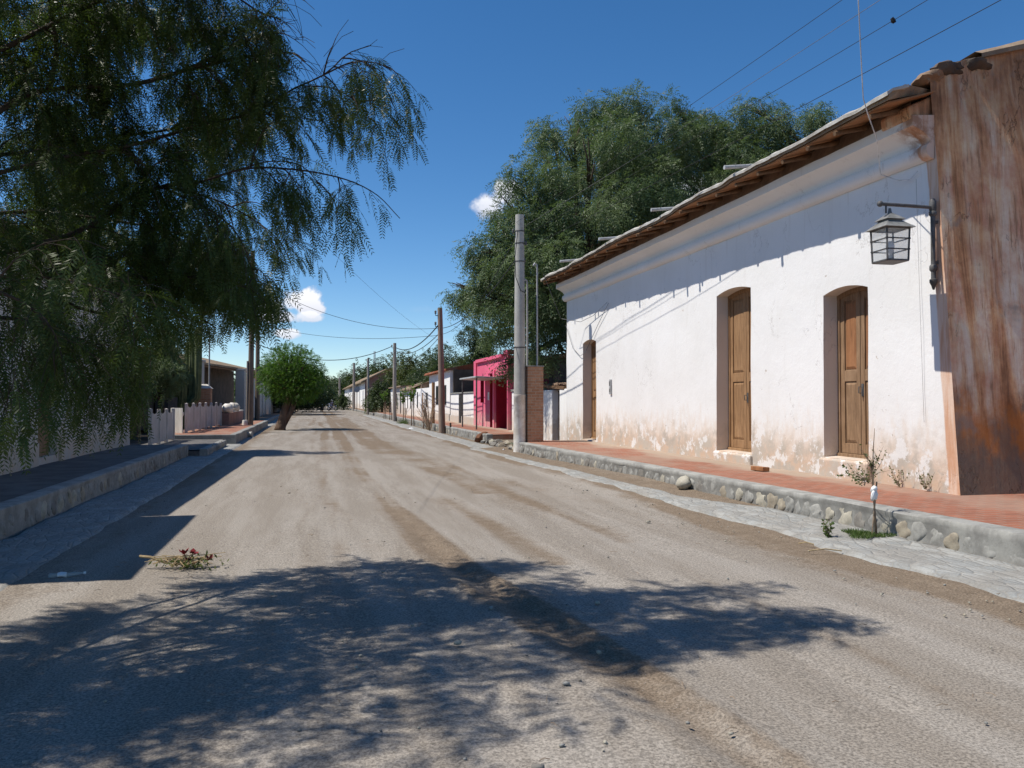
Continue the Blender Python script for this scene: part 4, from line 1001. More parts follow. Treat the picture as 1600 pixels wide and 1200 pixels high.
s.build('roof', M['mud'], lh)
s = MB(); s.box(-5.3, 17.05, .5, -5.24, 18.15, 3.05); s.build('door', M['door_grey'], lh)
# tile-topped garden front with an arch
gf = thing('arched_garden_front', 'earthen garden front with a red tile coping and a dark arch behind the picket fence', 'wall', (-8.2, 34, 0))
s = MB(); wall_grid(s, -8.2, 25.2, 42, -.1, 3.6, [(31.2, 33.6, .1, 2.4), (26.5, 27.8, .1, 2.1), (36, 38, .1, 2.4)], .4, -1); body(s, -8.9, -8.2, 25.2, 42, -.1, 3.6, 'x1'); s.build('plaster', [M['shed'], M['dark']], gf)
s = MB(); vs = [(-7.9,25,3.62),(-7.9,34.5,3.68),(-7.9,42.2,3.5),(-8.55,25,3.92),(-8.55,34.5,3.98),(-8.55,42.2,3.75),(-9.2,25,3.62),(-9.2,34.5,3.68),(-9.2,42.2,3.5)]; vs += [(x, y, z - .1) for x, y, z in vs]
s.add(vs, [(0,1,4,3),(1,2,5,4),(3,4,7,6),(4,5,8,7),(0,9,10,1),(1,10,11,2),(0,3,12,9),(3,6,15,12),(9,12,13,10),(10,13,14,11),(12,15,16,13),(13,16,17,14)]); s.build('tile_coping', M['tiles'], gf)
vh = thing('veranda_house', 'low dark veranda house with an old tiled roof and pale pillars beyond the cactus', 'house', (-6, 56, .3))
def slant(x, y): return (x + (y - 50) * .115, y)
s = MB()
c4 = [slant(-7.9, 43), slant(-7.9, 66), slant(-14, 66), slant(-14, 43)]
s.add([(*p, .1) for p in c4] + [(*p, 3.9) for p in c4], [(0,1,5,4),(1,2,6,5),(2,3,7,6),(3,0,4,7)]); s.build('wall', M['shed'], vh)
for a, b, c, d in ((52.6, 56.2, .3, 2.6), (46.3, 48.6, .3, 2.6)):
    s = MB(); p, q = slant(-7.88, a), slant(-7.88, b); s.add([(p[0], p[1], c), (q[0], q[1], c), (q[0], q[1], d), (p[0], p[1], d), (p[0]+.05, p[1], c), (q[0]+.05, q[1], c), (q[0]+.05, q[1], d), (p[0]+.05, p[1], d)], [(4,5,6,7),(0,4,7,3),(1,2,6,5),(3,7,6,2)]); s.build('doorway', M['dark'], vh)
for u in (308, 376):
    y = 45.5 if u == 308 else 58.0
    r = (u - 800) / FPX; x = y * (SY + CY * r) / (CY - r * SY)
    s = MB(); s.obox((x, y, 1.95), (.6, .6, 3.5), (0, 0, -.1)); s.obox((x, y, 3.72), (.72, .72, .12), (0, 0, -.1)); s.build('pillar', M['grey_plaster'], vh, bevel=.02)
s = MB(); a, b = slant(-6.0, 42.6), slant(-6.0, 66.5); c, d = slant(-10.5, 42.6), slant(-10.5, 66.5); e, f = slant(-14.6, 42.6), slant(-14.6, 66.5)
vs = [(*a, 3.75), (*b, 3.95), (*d, 5.0), (*c, 4.85), (*e, 3.7), (*f, 3.9)]; vs += [(x, y, z - .12) for x, y, z in vs]
s.add(vs, [(0,1,2,3),(3,2,5,4),(0,6,7,1),(0,3,9,6),(3,4,10,9),(6,9,8,7),(9,10,11,8)]); s.build('roof', M['oldtiles'], vh)
s = MB(); s.tube([(a[0]-.15, a[1], 3.58), (b[0]-.15, b[1], 3.78)], .09, 7); s.build('beam', M['timber'], vh)
lw = thing('low_garden_wall', 'low brown wall with a pale top at the end of the picket fence', 'wall', (-4.2, 45.5, .3))
s = MB(); s.box(-4.45, 42.4, .3, -4.1, 50.5, .98); s.build('plaster', M['pinkish'], lw, bevel=.03)
s = MB(); s.box(-4.47, 45, .98, -4.08, 50.6, 1.05); s.build('coping', M['pole_white'], lw, bevel=.02)
gr = random.Random(5)
for i, (y, z, lab) in enumerate(((43.2, 1.22, 'pale rounded boulder lying nearer on the low brown wall'), (46.6, 1.24, 'pale rounded boulder lying farther along the low brown wall'))):
    s = MB(); s.blob((-4.28, y, z - .02), (.3, .75, .28), i + 30, 2, .2); tag(s.build('boulder', M['pole_white'], smooth=True, loc=(-4.28, y, z)), lab, 'boulder', 'boulders on the low wall')
lp = thing('brick_gate_pillar', 'red brick pillar with a sloped cap and thin pipe behind the picket fence', 'brick pillar', (-5.25, 42.4, .3))
s = MB(); s.box(-5.6, 42.05, .2, -4.95, 42.7, 2.2); s.build('brickwork', M['brickpier'], lp, bevel=.008)
s = MB(); s.add([(-5.65,42,2.2),(-4.9,42,2.2),(-4.9,42.75,2.2),(-5.65,42.75,2.2),(-5.4,42.25,2.42),(-5.15,42.25,2.42),(-5.15,42.5,2.42),(-5.4,42.5,2.42)], [(3,2,1,0),(0,1,5,4),(1,2,6,5),(2,3,7,6),(3,0,4,7),(4,5,6,7)]); s.build('cap', M['pole_white'], lp)
s = MB(); s.tube([(-5.05, 42.3, 2.3), (-5.05, 42.3, 5.2)], .035, 6); s.build('pipe', M['zinc'], lp)
# ------------------------------------------------------------------ picket fence and gate
FSEG = [(32.7, -4.72, 41.9, -4.45, 6, True, 'weathered picket fence of six panels on the raised red pavement'), (26.2, -4.8, 30.4, -4.82, 3, False, 'shaded grey picket fence nearest the white house corner')]
for y0, xa, y1, xb, n, big, lab in FSEG:
    zb = .36 if big else .2
    fe = thing('picket_fence', lab, 'fence', ((xa + xb) / 2, (y0 + y1) / 2, zb), 'picket fences on the left')
    def fp(y): return xa + (xb - xa) * (y - y0) / (y1 - y0)
    for i in range(n + 1):
        y = y0 + (y1 - y0) * i / n
        s = MB(); x = fp(y); hh = zb + 1.10 + .05 * gr.random(); s.box(x - .05, y - .05, zb - .02, x + .05, y + .05, hh); s.add([(x-.05,y-.05,hh),(x+.05,y-.05,hh),(x+.05,y+.05,hh),(x-.05,y+.05,hh),(x,y,hh+.02)], [(0,1,4),(1,2,4),(2,3,4),(3,0,4)])
        s.build('post', M['fence'], fe)
    for i in range(n):
        ya, yb = y0 + (y1 - y0) * i / n + .08, y0 + (y1 - y0) * (i + 1) / n - .08
        s = MB(); k = 11
        for j in range(k):
            y = ya + (yb - ya) * (j + .5) / k; h = .95 + .10 * abs(2 * (j + .5) / k - 1) + .01 * gr.random(); x = fp(y)
            s.box(x - .012, y - .046, zb + .07, x + .012, y + .046, zb + h)
        for z in (.25, .78): s.box(fp(ya) - .05, ya - .05, zb + z, fp(ya) - .015, yb + .05, zb + z + .07)
        s.build('panel', M['fence'], fe)
gt = thing('picket_gate', 'small white picket gate standing open in the sun between the two fences', 'gate', (-4.85, 32.55, .2))
g0, gd = Vector((-4.80, 32.42, 0)), Vector((-.53, .85, 0)).normalized(); ga = math.atan2(gd.y, gd.x)
s = MB()
for j in range(10):
    p = g0 + gd * (.06 + j * .108); s.obox((p.x, p.y, .80), (.06, .02, 1.04), (0, 0, ga))
s.build('pickets', M['fence_white'], gt)
s = MB()
for z in (.45, 1.12): p = g0 + gd * .55 + Vector((.03, .02, 0)); s.obox((p.x, p.y, z), (1.1, .03, .08), (0, 0, ga))
s.obox((p.x, p.y, .78), (1.22, .028, .07), (0, R(31), ga)); s.build('rails', M['fence_white'], gt)
# ------------------------------------------------------------------ cactus
ct = thing('tall_cactus', 'tall columnar cactus with several upright arms behind the picket fence', 'cactus', (-6.2, 41.6, .2))
cx_, cy_ = -6.2, 41.6
def ribbed(m, pts, r, n=20):
    rad = [r * (1 if 0 < i < len(pts) - 1 else (.75 if i == 0 else .35)) for i in range(len(pts))]
    base = len(m.v); m.tube(pts, rad, n)
    for k in range(len(pts)):
        for j in range(0, n, 2):
            i = base + k * n + j; c = Vector(pts[k]); v = Vector(m.v[i]); m.v[i] = tuple(c + (v - c) * .78)
s = MB(); ribbed(s, [(cx_, cy_, .1), (cx_, cy_, 1.2), (cx_ + .03, cy_, 2.2), (cx_ + .05, cy_, 3.3), (cx_ + .05, cy_, 3.4)], .22); s.build('trunk', M['cactus'], ct, auto=60)
for k, (dx, dy, z0, zt, r) in enumerate(((-.75, .1, 2.0, 5.0, .17), (-.42, -.3, 2.15, 4.8, .17), (.42, .2, 1.6, 4.9, .17), (.72, -.1, 1.5, 5.15, .18), (.2, .5, 2.2, 4.5, .16), (-1.05, .4, 2.4, 4.4, .15))):
    s = MB(); ribbed(s, [(cx_, cy_, z0 - .15), (cx_ + dx * .6, cy_ + dy * .6, z0 - .05), (cx_ + dx * .95, cy_ + dy * .95, z0 + .25), (cx_ + dx, cy_ + dy, z0 + .8), (cx_ + dx * 1.02, cy_ + dy, (z0 + zt) / 2), (cx_ + dx * 1.02, cy_ + dy, zt - .12), (cx_ + dx * 1.02, cy_ + dy, zt)], r); s.build('arm', M['cactus'], ct, auto=60)
# shaded walls further along on the left
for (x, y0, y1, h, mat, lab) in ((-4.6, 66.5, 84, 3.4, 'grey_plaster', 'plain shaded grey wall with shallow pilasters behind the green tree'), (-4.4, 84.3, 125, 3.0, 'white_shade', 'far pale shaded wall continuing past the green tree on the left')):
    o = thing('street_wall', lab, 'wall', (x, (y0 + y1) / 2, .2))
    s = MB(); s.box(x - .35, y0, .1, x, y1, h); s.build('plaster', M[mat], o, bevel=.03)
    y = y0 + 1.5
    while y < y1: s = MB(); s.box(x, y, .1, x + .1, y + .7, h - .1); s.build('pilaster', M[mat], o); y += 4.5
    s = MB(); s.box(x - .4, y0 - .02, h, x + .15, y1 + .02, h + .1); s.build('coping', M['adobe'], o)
# ------------------------------------------------------------------ wooden poles
def wood_pole(lab, x, y, h, r, mat, zb=0, arms=((-.5, 0),), ins=True, lean_=(0, 0), foot=None):
    o = thing('utility_pole', lab, 'utility pole', (x, y, zb), 'slim utility poles along the street')
    s = MB(); n = 7
    s.tube([(x + lean_[0] * i / n + .015 * nz(i, y), y + lean_[1] * i / n, zb + (h - zb) * i / n) for i in range(n + 1)], [r * (1 - .3 * i / n) for i in range(n + 1)], 10); s.build('shaft', M[mat], o, auto=60)
    tx, ty = x + lean_[0], y + lean_[1]
    for dz, dx in arms:
        z = h + dz; i = MB(); i.tube([(tx, ty, z - .05), (tx - .22, ty, z - .02), (tx - .22, ty, z + .06)], .022, 5); i.lathe((tx - .22, ty, z + .06), [(.03, 0), (.06, .02), (.04, .07), (.06, .11), (.02, .16)], 8)
        i.build('insulator', M['iron'], o)
    if foot:
        f = MB(); f.tube([(x, y, zb - .02), (x + .004, y, zb + foot)], [r * 1.12, r * 1.06], 10); f.build('painted_foot', M['pole_white'], o, auto=60)
    return o
POLES = {}
def px_pole(u, X): 
    r = (u - 800) / FPX; return X, Yof(u, X)
for key, u, X, vt, r, mat, lab in (('a', 691, 6.12, 481, .17, 'pole_brown', 'brownish wooden pole nearest the pink shop, with peeling pale paint'), ('b', 616.5, 6.1, 536, .17, 'pole_pale', 'pale wooden pole before the long low white house'),
        ('c', 575, 6.0, 560, .17, 'pole_pale', 'thin pale pole rising out of the leafy street bush'), ('d', 553, 6.1, 567, .24, 'pole_pale', 'pale pole in front of the white front of the far gabled house'),
        ('e', 530.5, 6.2, 590, .3, 'pole_pale', 'farthest pale pole by the dark trees at the street end')):
    x, y = px_pole(u, X); d = SY * x + CY * y; h = EYE + (626 - vt) * d / FPX
    POLES[key] = (x, y, h); wood_pole(lab, x, y, h, r, mat, 0, ((-.35, 0), (-.9, 0)) if key in 'ab' else ((-.3, 0),), lean_=(-.12 if key == 'a' else 0, 0))
x, y = -3.1, 42.4
wood_pole('dark tall spliced pole on the raised red pavement at left', x, y, 9.2, .15, 'pole_wood', .36, ((-.3, 0),), lean_=(.08, 0))
s = MB(); s.tube([(x - .17, y - .05, .36), (x - .14, y - .05, 3.6)], .045, 8); tag(s.build('stub_pole', M['pole_pale'], loc=(x - .22, y, .36)), 'thin pale stub post strapped against the dark tall pole', 'post')
s = MB(); s.tube([(x - .23, y - .03, .34), (x - .23, y - .03, .62)], [.17, .14], 10); tag(s.build('post_base', M['pole_white'], bevel=.01, loc=(x - .23, y, .36)), 'small whitewashed concrete base at the foot of the dark pole', 'concrete base')
POLES['l'] = (-3.05, 42.4, 9.2)
wood_pole('second left pole just behind the bright green tree', -3.75, 57.6, 7.5, .17, 'pole_wood', .25, ((-.3, 0),)); POLES['m'] = (-3.75, 57.6, 7.5)
# ------------------------------------------------------------------ cables
def cable(lab, a, b, sag, r=.012, mat='wire', n=24, group='overhead cables'):
    a, b = Vector(a), Vector(b); s = MB()
    s.tube([a.lerp(b, i / n) - Vector((0, 0, sag * 4 * (i / n) * (1 - i / n))) for i in range(n + 1)], r, 5)
    return tag(s.build('overhead_cable', M[mat], smooth=True, loc=a), lab, 'cable', group)
def thru(za, u, v, yend):
    """height at yend and sag of a cable from the pole at (CP, za) that crosses direction (u, v)"""
    return za
for i, (za, zb, sg_, m_, rr, xo, lab) in enumerate(((6.98, 8.35, .3, 'wire', .0042, -.12, 'highest dark cable from the concrete pole up to the top edge'), (6.8, 7.97, .3, 'wire_grey', .004, .02, 'faint grey second cable from the concrete pole'),
                               (6.58, 7.46, .3, 'wire', .0042, .1, 'third dark cable from the concrete pole, with the knotted rag'), (6.2, 6.87, .3, 'wire', .005, .16, 'lowest and thickest cable from the concrete pole above the tiled eave'))):
    cable(lab, (CP[0] + xo, CP[1], za), (9.4 + xo, -14, zb), sg_, rr, m_, 40)
A_, B_, C_, D_, E_, L_, M_ = (POLES[k] for k in 'abcdelm')
def top(p, dz=0, dx=0): return (p[0] + dx, p[1], p[2] + dz)
cable('black cable from the concrete pole to the brownish wooden pole', (CP[0]-.1, CP[1], 5.9), top(A_, -1.0, -.1), .5, .016)
cable('thin black cable from the upper concrete pole to the brownish wooden pole', (CP[0]-.1, CP[1], 6.6), top(A_, -1.3, -.1), .7, .011)
cable('heavy sagging cable between the brownish pole and the pale pole', top(A_, -.85, -.2), top(B_, -.3), .62, .03)
cable('second sagging cable just below, brownish pole to pale pole', top(A_, -1.3, -.2), top(B_, -.55), .55, .02)
cable('lowest loose cable from the brownish pole to the pale pole', top(A_, -1.5, -.2), top(B_, -1.2), .6, .014)
cable('heavy cable crossing the street from the pale pole into the green tree', top(B_, -.25, -.2), top(M_, -2.0), 1.1, .026)
cable('thin cable crossing high from the brownish pole to the dark tall left pole', top(A_, -1.0, -.2), top(L_, -1.4), .8, .011)
cable('thin cable crossing low from the brownish pole to the second left pole', top(A_, -1.35, -.2), top(M_, -.6), .5, .011)
cable('long thin cable slanting down from the drooping tree to the brownish pole', (-3.0, 12, 7.2), (A_[0] - .2, A_[1], A_[2] - 1.6), .5, .0035)
cable('far thin cable from the pale pole to the pole in the bush', top(B_, -.7), top(C_, -.3), .6, .014)
cable('far thin cable between the pole in the bush and the gabled house pole', top(C_, -.4), top(D_, -.3), .8, .014)
cable('farthest thin cable between the last two poles', top(D_, -.4), top(E_, -.3), .9, .018)
cable('thin stay cable on the pale pole, dropping to the bush', top(B_, -.4), (B_[0] + .5, B_[1] + 14, 2.4), .1, .012)
# white string hanging over the eave and the service wire on the facade
s = MB(); pts = [W(1345, -60, 9.3), W(1347, 0, 9.5), W(1350, 80, 9.9), W(1353, 150, 10.15), W(1360, 175, 10.3), W(1374, 215, 10.75), (8.02, 9.98, 4.9), (8.12, 9.72, 4.75), (8.16, 9.55, 4.72), (8.17, 9.42, 4.80)]
s.tube(pts, .007, 5); tag(s.build('hanging_string', M['string'], smooth=True, loc=pts[1]), 'pale string hanging down across the cables onto the rusty house corner', 'string')
s = MB(); a = Vector((6.10, 9.6, 5.62)); 
t_ = .385; p = Vector((CP[0] + .1 + (9.4 - CP[0]) * t_, CP[1] + (-14 - CP[1]) * t_, 6.58 + .88 * t_ - 1.2 * t_ * (1 - t_))); s.blob(p, (.045, .03, .05), 5, 1, .3); s.build('knot', M['black'], None, loc=p).name = 'rag_knot'
o = bpy.data.objects['rag_knot']; tag(o, 'small dark rag knotted on the third cable beside the string', 'rag')
s = MB(); pts = [(8.14, 21.4, 4.38), (8.15, 22.3, 3.85), (8.14, 23.4, 3.1), (8.14, 23.9, 3.0), (8.13, 24.6, 3.3), (8.12, 25.3, 4.1)]
s.tube(pts, .008, 5); s.tube([(8.1, 21.4, 4.4), (8.12, 22.6, 4.15), (8.05, 23.6, 4.05), (7.6, 24.2, 4.2), (6.85, 23.6, 5.5)], .008, 5)
tag(s.build('service_wire', M['wire_grey'], loc=pts[0]), 'thin looping service wire on the white wall above the narrow far door', 'wire')
s = MB(); pts = [(8.165, 9.44, 4.7), (8.175, 9.42, 3.5), (8.17, 9.38, 2.4), (8.175, 9.35, 1.3)]; s.tube(pts, .0025, 4); tag(s.build('wall_wire', M['wire_grey'], loc=pts[0]), 'thin grey wire running down the white wall beside the lantern', 'wire')
#PART5
# ------------------------------------------------------------------ foliage
def unit(a): return a / np.maximum(np.linalg.norm(a, axis=-1, keepdims=True), 1e-9)
def pinnate(P, D, L, k, ll, lw, curl=.3, spread=.85, jitter=.12, terminal=True, rg=rng, droop=.25):
    """compound leaves: rachis from P along D (unit) of length L, k pairs of leaflets of length ll and width lw"""
    n = len(P); up = np.array([0, 0, 1.0])
    S = unit(np.cross(D, unit(up + .6 * rg.normal(size=(n, 3))))); N = np.cross(S, D)
    t = np.linspace(.12, 1.0, k)[None, :, None]
    Lm = L[:, None, None]
    B = P[:, None, :] + D[:, None, :] * Lm * t + np.array([0, 0, -1.0]) * curl * Lm * t * t
    T = unit(D[:, None, :] + np.array([0, 0, -2.0]) * curl * t)
    prof = (np.sin(np.pi * (.18 + .72 * np.linspace(0, 1, k))) * .45 + .6)[None, :, None]
    out = []
    for s in (-1, 1):
        d = unit(s * S[:, None, :] * spread + T * .62 + np.array([0, 0, -droop]) + rg.normal(scale=jitter, size=(n, k, 3)))
        l = ll * prof * (L / L.mean())[:, None, None] ** .5
        wv = unit(np.cross(d, N[:, None, :] + rg.normal(scale=.25, size=(n, k, 3))))
        h = wv * lw * .5 * prof
        q = np.stack([B, B + d * l * .42 + h, B + d * l, B + d * l * .42 - h], 2)
        out.append(q.reshape(n * k, 4, 3))
    return np.concatenate(out, 0)
def rachis(P, D, L, curl, r, seg=4):
    n = len(P); S = unit(np.cross(D, np.array([.3, .2, 1.0]))) * r
    out = []
    for i in range(seg):
        a, b = i / seg, (i + 1) / seg; f = lambda t: P + D * L[:, None] * t + np.array([0, 0, -1.0]) * curl * L[:, None] * t * t
        out.append(np.stack([f(a) - S, f(a) + S, f(b) + S * .8, f(b) - S * .8], 1))
    return np.concatenate(out, 0)
def bez(pts, n):
    """smooth polyline through pts"""
    pts = [np.array(p, float) for p in pts]; P = [2 * pts[0] - pts[1]] + pts + [2 * pts[-1] - pts[-2]]; out = []
    m = len(pts) - 1
    for i in range(n + 1):
        u = i / n * m; k = min(int(u), m - 1); t = u - k; a, b, c, d = P[k:k+4]
        out.append(.5 * ((2*b) + (c-a)*t + (2*a-5*b+4*c-d)*t*t + (3*b-a-3*c+d)*t**3))
    return np.array(out)

# ---- the drooping pepper tree in the left foreground
TB = np.array([-3.55, 4.6, 0.0]); CROWN0 = np.array([-3.3, 4.9, 2.3])
pt = thing('pepper_tree', 'large dark pepper tree with drooping feathery leaves filling the upper left', 'tree', tuple(TB))
limbs = []      # (polyline, r0, r1, leafiness)
def limb(pts, r0, r1=.006, leaf=1.0): limbs.append((bez(pts, 22), r0, r1, leaf))
def w(u, v, d): return np.array(W(u, v, d))
s0 = CROWN0
limb([s0, w(-180, 300, 4.9), w(0, 165, 5.4), w(72, 136, 5.7), w(212, 127, 5.9), w(300, 98, 6.0), w(374, 62, 6.1), w(425, 45, 6.2)], .036, .006, 1.0)
limb([w(212, 127, 5.9), w(300, 102, 6.1), w(374, 85, 6.2), w(450, 78, 6.3), w(475, 92, 6.3)], .022, .004, .9)
limb([s0, w(-190, 320, 5.0), w(60, 250, 5.6), w(200, 225, 5.9), w(320, 190, 6.1), w(392, 174, 6.2), w(450, 138, 6.3), w(505, 112, 6.3), w(540, 80, 6.4), w(578, 66, 6.4)], .024, .003, .75)
limb([w(505, 112, 6.3), w(545, 94, 6.3), w(585, 94, 6.3), w(610, 106, 6.3)], .010, .003, .8)
limb([w(470, 130, 6.3), w(520, 135, 6.2), w(560, 160, 6.2), w(580, 190, 6.2)], .008, .003, .55)
limb([w(392, 174, 6.2), w(460, 180, 6.4), w(520, 190, 6.5)], .010, .003, .4)
limb([s0, w(-160, 420, 5.0), w(100, 368, 5.7), w(190, 315, 5.9), w(250, 290, 6.0), w(310, 283, 6.1)], .032, .014, .9)
limb([w(310, 283, 6.1), w(380, 262, 6.1), w(450, 262, 6.1), w(530, 276, 6.0), w(585, 301, 6.0), w(624, 340, 5.9)], .014, .003, .75)
limb([w(350, 270, 6.1), w(420, 250, 6.4), w(470, 258, 6.5), w(500, 290, 6.5)], .008, .003, .6)
limb([w(250, 290, 6.0), w(330, 330, 5.9), w(372, 370, 5.8), w(400, 440, 5.8)], .014, .003, .95)
limb([w(250, 290, 6.0), w(300, 300, 6.4), w(360, 322, 6.6), w(430, 370, 6.7), w(462, 430, 6.7)], .012, .003, .8)
limb([s0, w(-200, 520, 5.0), w(60, 432, 5.6), w(150, 420, 5.9), w(240, 436, 6.0), w(330, 432, 6.1), w(395, 455, 6.1), w(412, 480, 6.0)], .035, .005, .9)
limb([w(60, 432, 5.6), w(120, 440, 5.0), w(190, 470, 4.8), w(230, 520, 4.7)], .014, .004, .45)
limb([w(150, 420, 5.9), w(230, 390, 6.6), w(320, 400, 6.8), w(380, 440, 6.9)], .012, .004, .8)
limb([s0, w(-250, 560, 4.4), w(-60, 500, 4.6), w(60, 505, 5.0), w(130, 545, 5.1), w(165, 590, 5.1)], .03, .005, .5)
limb([s0, w(-220, 480, 4.2), w(-90, 440, 4.2), w(30, 470, 4.3), w(80, 520, 4.4)], .03, .005, .42)
limb([s0, w(-250, 200, 4.8), w(-100, 120, 5.2), w(30, 55, 5.5), w(140, 0, 5.8), w(240, -40, 6.0), w(330, -30, 6.1), w(400, 12, 6.1), w(436, 25, 6.1)], .036, .004, 1.0)
limb([w(72, 136, 5.7), w(82, 70, 5.7), w(72, 0, 5.6), w(90, -90, 5.5), w(160, -150, 5.5)], .03, .006, .9)
limb([s0, w(-200, 250, 5.4), w(0, 240, 6.4), w(130, 215, 6.9), w(260, 200, 7.2), w(350, 170, 7.4), w(400, 190, 7.4)], .034, .005, .95)
limb([s0, w(-180, 360, 5.6), w(20, 330, 6.8), w(150, 340, 7.3), w(260, 360, 7.5), w(340, 390, 7.5), w(400, 440, 7.5)], .034, .005, .9)
limb([s0, w(-200, 450, 5.6), w(0, 430, 6.6), w(120, 480, 7.0), w(220, 500, 7.2), w(300, 495, 7.3), w(350, 520, 7.3)], .04, .005, .6)
# limbs above and behind the frame (their shade lies on the road)
for a in ([(-3.9,5.4,3.6),(-4.3,6.0,4.4),(-4.4,6.6,4.7),(-4.1,7.2,4.5)], [(-4.2,4.9,3.6),(-4.9,5.3,4.3),(-5.3,5.9,4.4),(-5.3,6.6,4.0)], [(-3.6,4.3,3.8),(-4.2,4.3,4.9),(-4.3,4.8,5.6),(-4.0,5.4,5.8)], [(-3.3,5.6,3.8),(-3.7,6.5,4.9),(-3.4,7.1,5.3),(-2.8,7.4,5.2)], [(-4.2,4.4,3.4),(-4.9,4.3,4.0),(-5.2,4.8,3.9),(-5.4,5.3,3.5)],
          [(-2.6,4.8,3.6),(-1.6,5.1,4.9),(-.7,5.4,5.4),(.1,5.6,5.5),(.6,5.6,5.2)], [(-2.6,5.2,3.6),(-1.8,5.8,5.0),(-.8,6.3,5.7),(.2,6.6,5.8)], [(-2.9,4.5,3.6),(-2.5,4.3,4.8),(-1.9,4.4,5.6)],
          [(-2.9,4.8,3.4),(-2.7,5.1,5.0),(-2.3,5.2,6.2),(-1.8,5.4,6.9)], [(-3.6,4.6,3.0),(-4.4,4.0,4.4),(-5.0,3.5,5.2)], [(-3.6,5.4,3.0),(-4.3,6.3,4.3),(-4.8,7.0,5.0)], [(-2.6,5.5,3.4),(-2.2,6.8,4.6),(-1.8,7.6,5.1),(-1.2,8.0,5.2)],
          [(-2.8,4.2,3.2),(-2.6,3.5,3.9),(-2.3,3.0,4.2)], [(-1.6,4.9,4.9),(-.9,5.2,5.2),(-.1,5.3,5.1),(.5,5.3,4.8)], [(-1.8,5.8,5.0),(-1.0,5.6,5.3),(-.2,5.7,5.2),(.6,5.8,4.9)]):
    limb([CROWN0 + (0, 0, .3)] + [np.array(p) for p in a], .015, .003, .95 if a[0][0] > -3 else 1.5)
bm_ = MB()
bm_.tube([TB + (0,0,-.1), TB + (.02,.03,.5), TB + (.1,.1,1.2), TB + (.18,.22,1.9), CROWN0 + (0,0,.1), CROWN0 + (.05,.05,.6)], [.30, .22, .19, .17, .14, .09], 12)
bm_.build('trunk', M['bark'], pt, smooth=True)
br = MB(); sub = []
BU = [-200, 0, 60, 180, 232, 246, 300, 400, 425, 450, 484, 530, 560, 640]; BV = [790, 750, 725, 705, 690, 575, 545, 540, 545, 480, 445, 440, 395, 390]
def trim(q):
    """pruned line: keep the crown clear of the street view below its fringe"""
    q = np.asarray(q); d = np.maximum(.5, SY * q[:, 0] + CY * q[:, 1]); u = 800 + FPX * (CY * q[:, 0] - SY * q[:, 1]) / d; v = 626 - FPX * (q[:, 2] - EYE) / d
    bad = np.where((v > np.interp(u, BU, BV) - 25) & (u > -150))[0]
    return q if len(bad) == 0 else q[:bad[0]]
prg = np.random.default_rng(5)
for pl, r0, r1, lf in limbs:
    r0 *= .68; n = len(pl); rr = np.linspace(r0, r1, n); k_ = len(trim(pl)); br.tube([tuple(p) for p in pl[:max(2, k_)]], list(rr[:max(2, k_)]), 6)
    # side shoots
    L = np.linalg.norm(np.diff(pl, axis=0), axis=1).sum()
    t0 = .3 if r0 > .02 else .12
    for j in range(int(L * 3.4 * lf) + 2):
        t = prg.uniform(t0, .97); i = int(t * (n - 1)); p = pl[i]; tg = unit(pl[min(i+1, n-1)] - pl[max(i-1, 0)])
        side = unit(np.cross(tg, prg.normal(size=3))); d = unit(tg * prg.uniform(.2, .9) + side * prg.uniform(.5, 1.0) + np.array([0, 0, .15]))
        ln = prg.uniform(.3, .75) * (.6 if r0 < .02 else 1)
        q = [p]
        for m_ in range(6): d = unit(d + np.array([0, 0, -.16]) + prg.normal(scale=.10, size=3)); q.append(q[-1] + d * ln / 6)
        q = trim(q)
        if len(q) < 7: continue
        sub.append((np.array(q), lf)); br.tube([tuple(x) for x in q], list(np.linspace(.007, .002, 7)), 4)
# hanging strands that carry the leaves
LP, LD, LL = [], [], []
strands = MB()
def dens(p):
    x, y = p[0], p[1]; u = 800 + FPX * (CY * x - SY * y) / max(.5, SY * x + CY * y)
    return float(np.interp(u, [-400, -50, 60, 260, 400, 520, 640], [1.4, 2.0, 2.5, 2.2, 1.6, 1.2, 1.1]))
def strand(p, d, ln, every=.062):
    q = [p]; steps = max(3, int(ln / every)); side = prg.choice([-1, 1])
    grav = .22
    for m_ in range(steps):
        d = unit(d + np.array([0, 0, -grav]) + prg.normal(scale=.06, size=3)); q.append(q[-1] + d * every)
        h = unit(np.cross(d, prg.normal(size=3))); side = -side
        LP.append(q[-1]); LD.append(unit(d * .5 + h * .62 + np.array([0, 0, -.55]))); LL.append(prg.uniform(.15, .25) * (1 - .3 * m_ / steps))
    LP.append(q[-1]); LD.append(unit(d + .1 * prg.normal(size=3))); LL.append(.13)
    qq = trim(q)
    if len(qq) > 3: strands.tube([tuple(x) for x in qq[::2]], .0022, 3)
for pl, r0, r1, lf in limbs:
    n = len(pl); L = np.linalg.norm(np.diff(pl, axis=0), axis=1).sum()
    hi = 1.3 if pl[n * 2 // 3][2] > 4.4 else 1.0
    for j in range(int(L * 8.5 * lf * hi * dens(pl[n * 2 // 3]))):
        t = prg.uniform(.16 if r0 > .03 else .05, 1.0); f = t * (n - 1); i = min(int(f), n - 2); p = pl[i] + (pl[i+1] - pl[i]) * (f - i)
        d = unit(unit(pl[i+1] - pl[i]) * .5 + prg.normal(scale=.7, size=3) * (1, 1, .5))
        strand(p, d, prg.uniform(.16, .5) * (1.0 if t < .9 else .7))
for q, lf in sub:
    for j in range(int((1.6 + 2.4 * lf) * dens(q[-1]))):
        i = prg.integers(1, 6); d = unit(unit(q[i+1] - q[i]) * .7 + prg.normal(scale=.5, size=3))
        strand(q[i], d, prg.uniform(.15, .5))
    strand(q[-1], unit(q[-1] - q[-2]), prg.uniform(.15, .45))
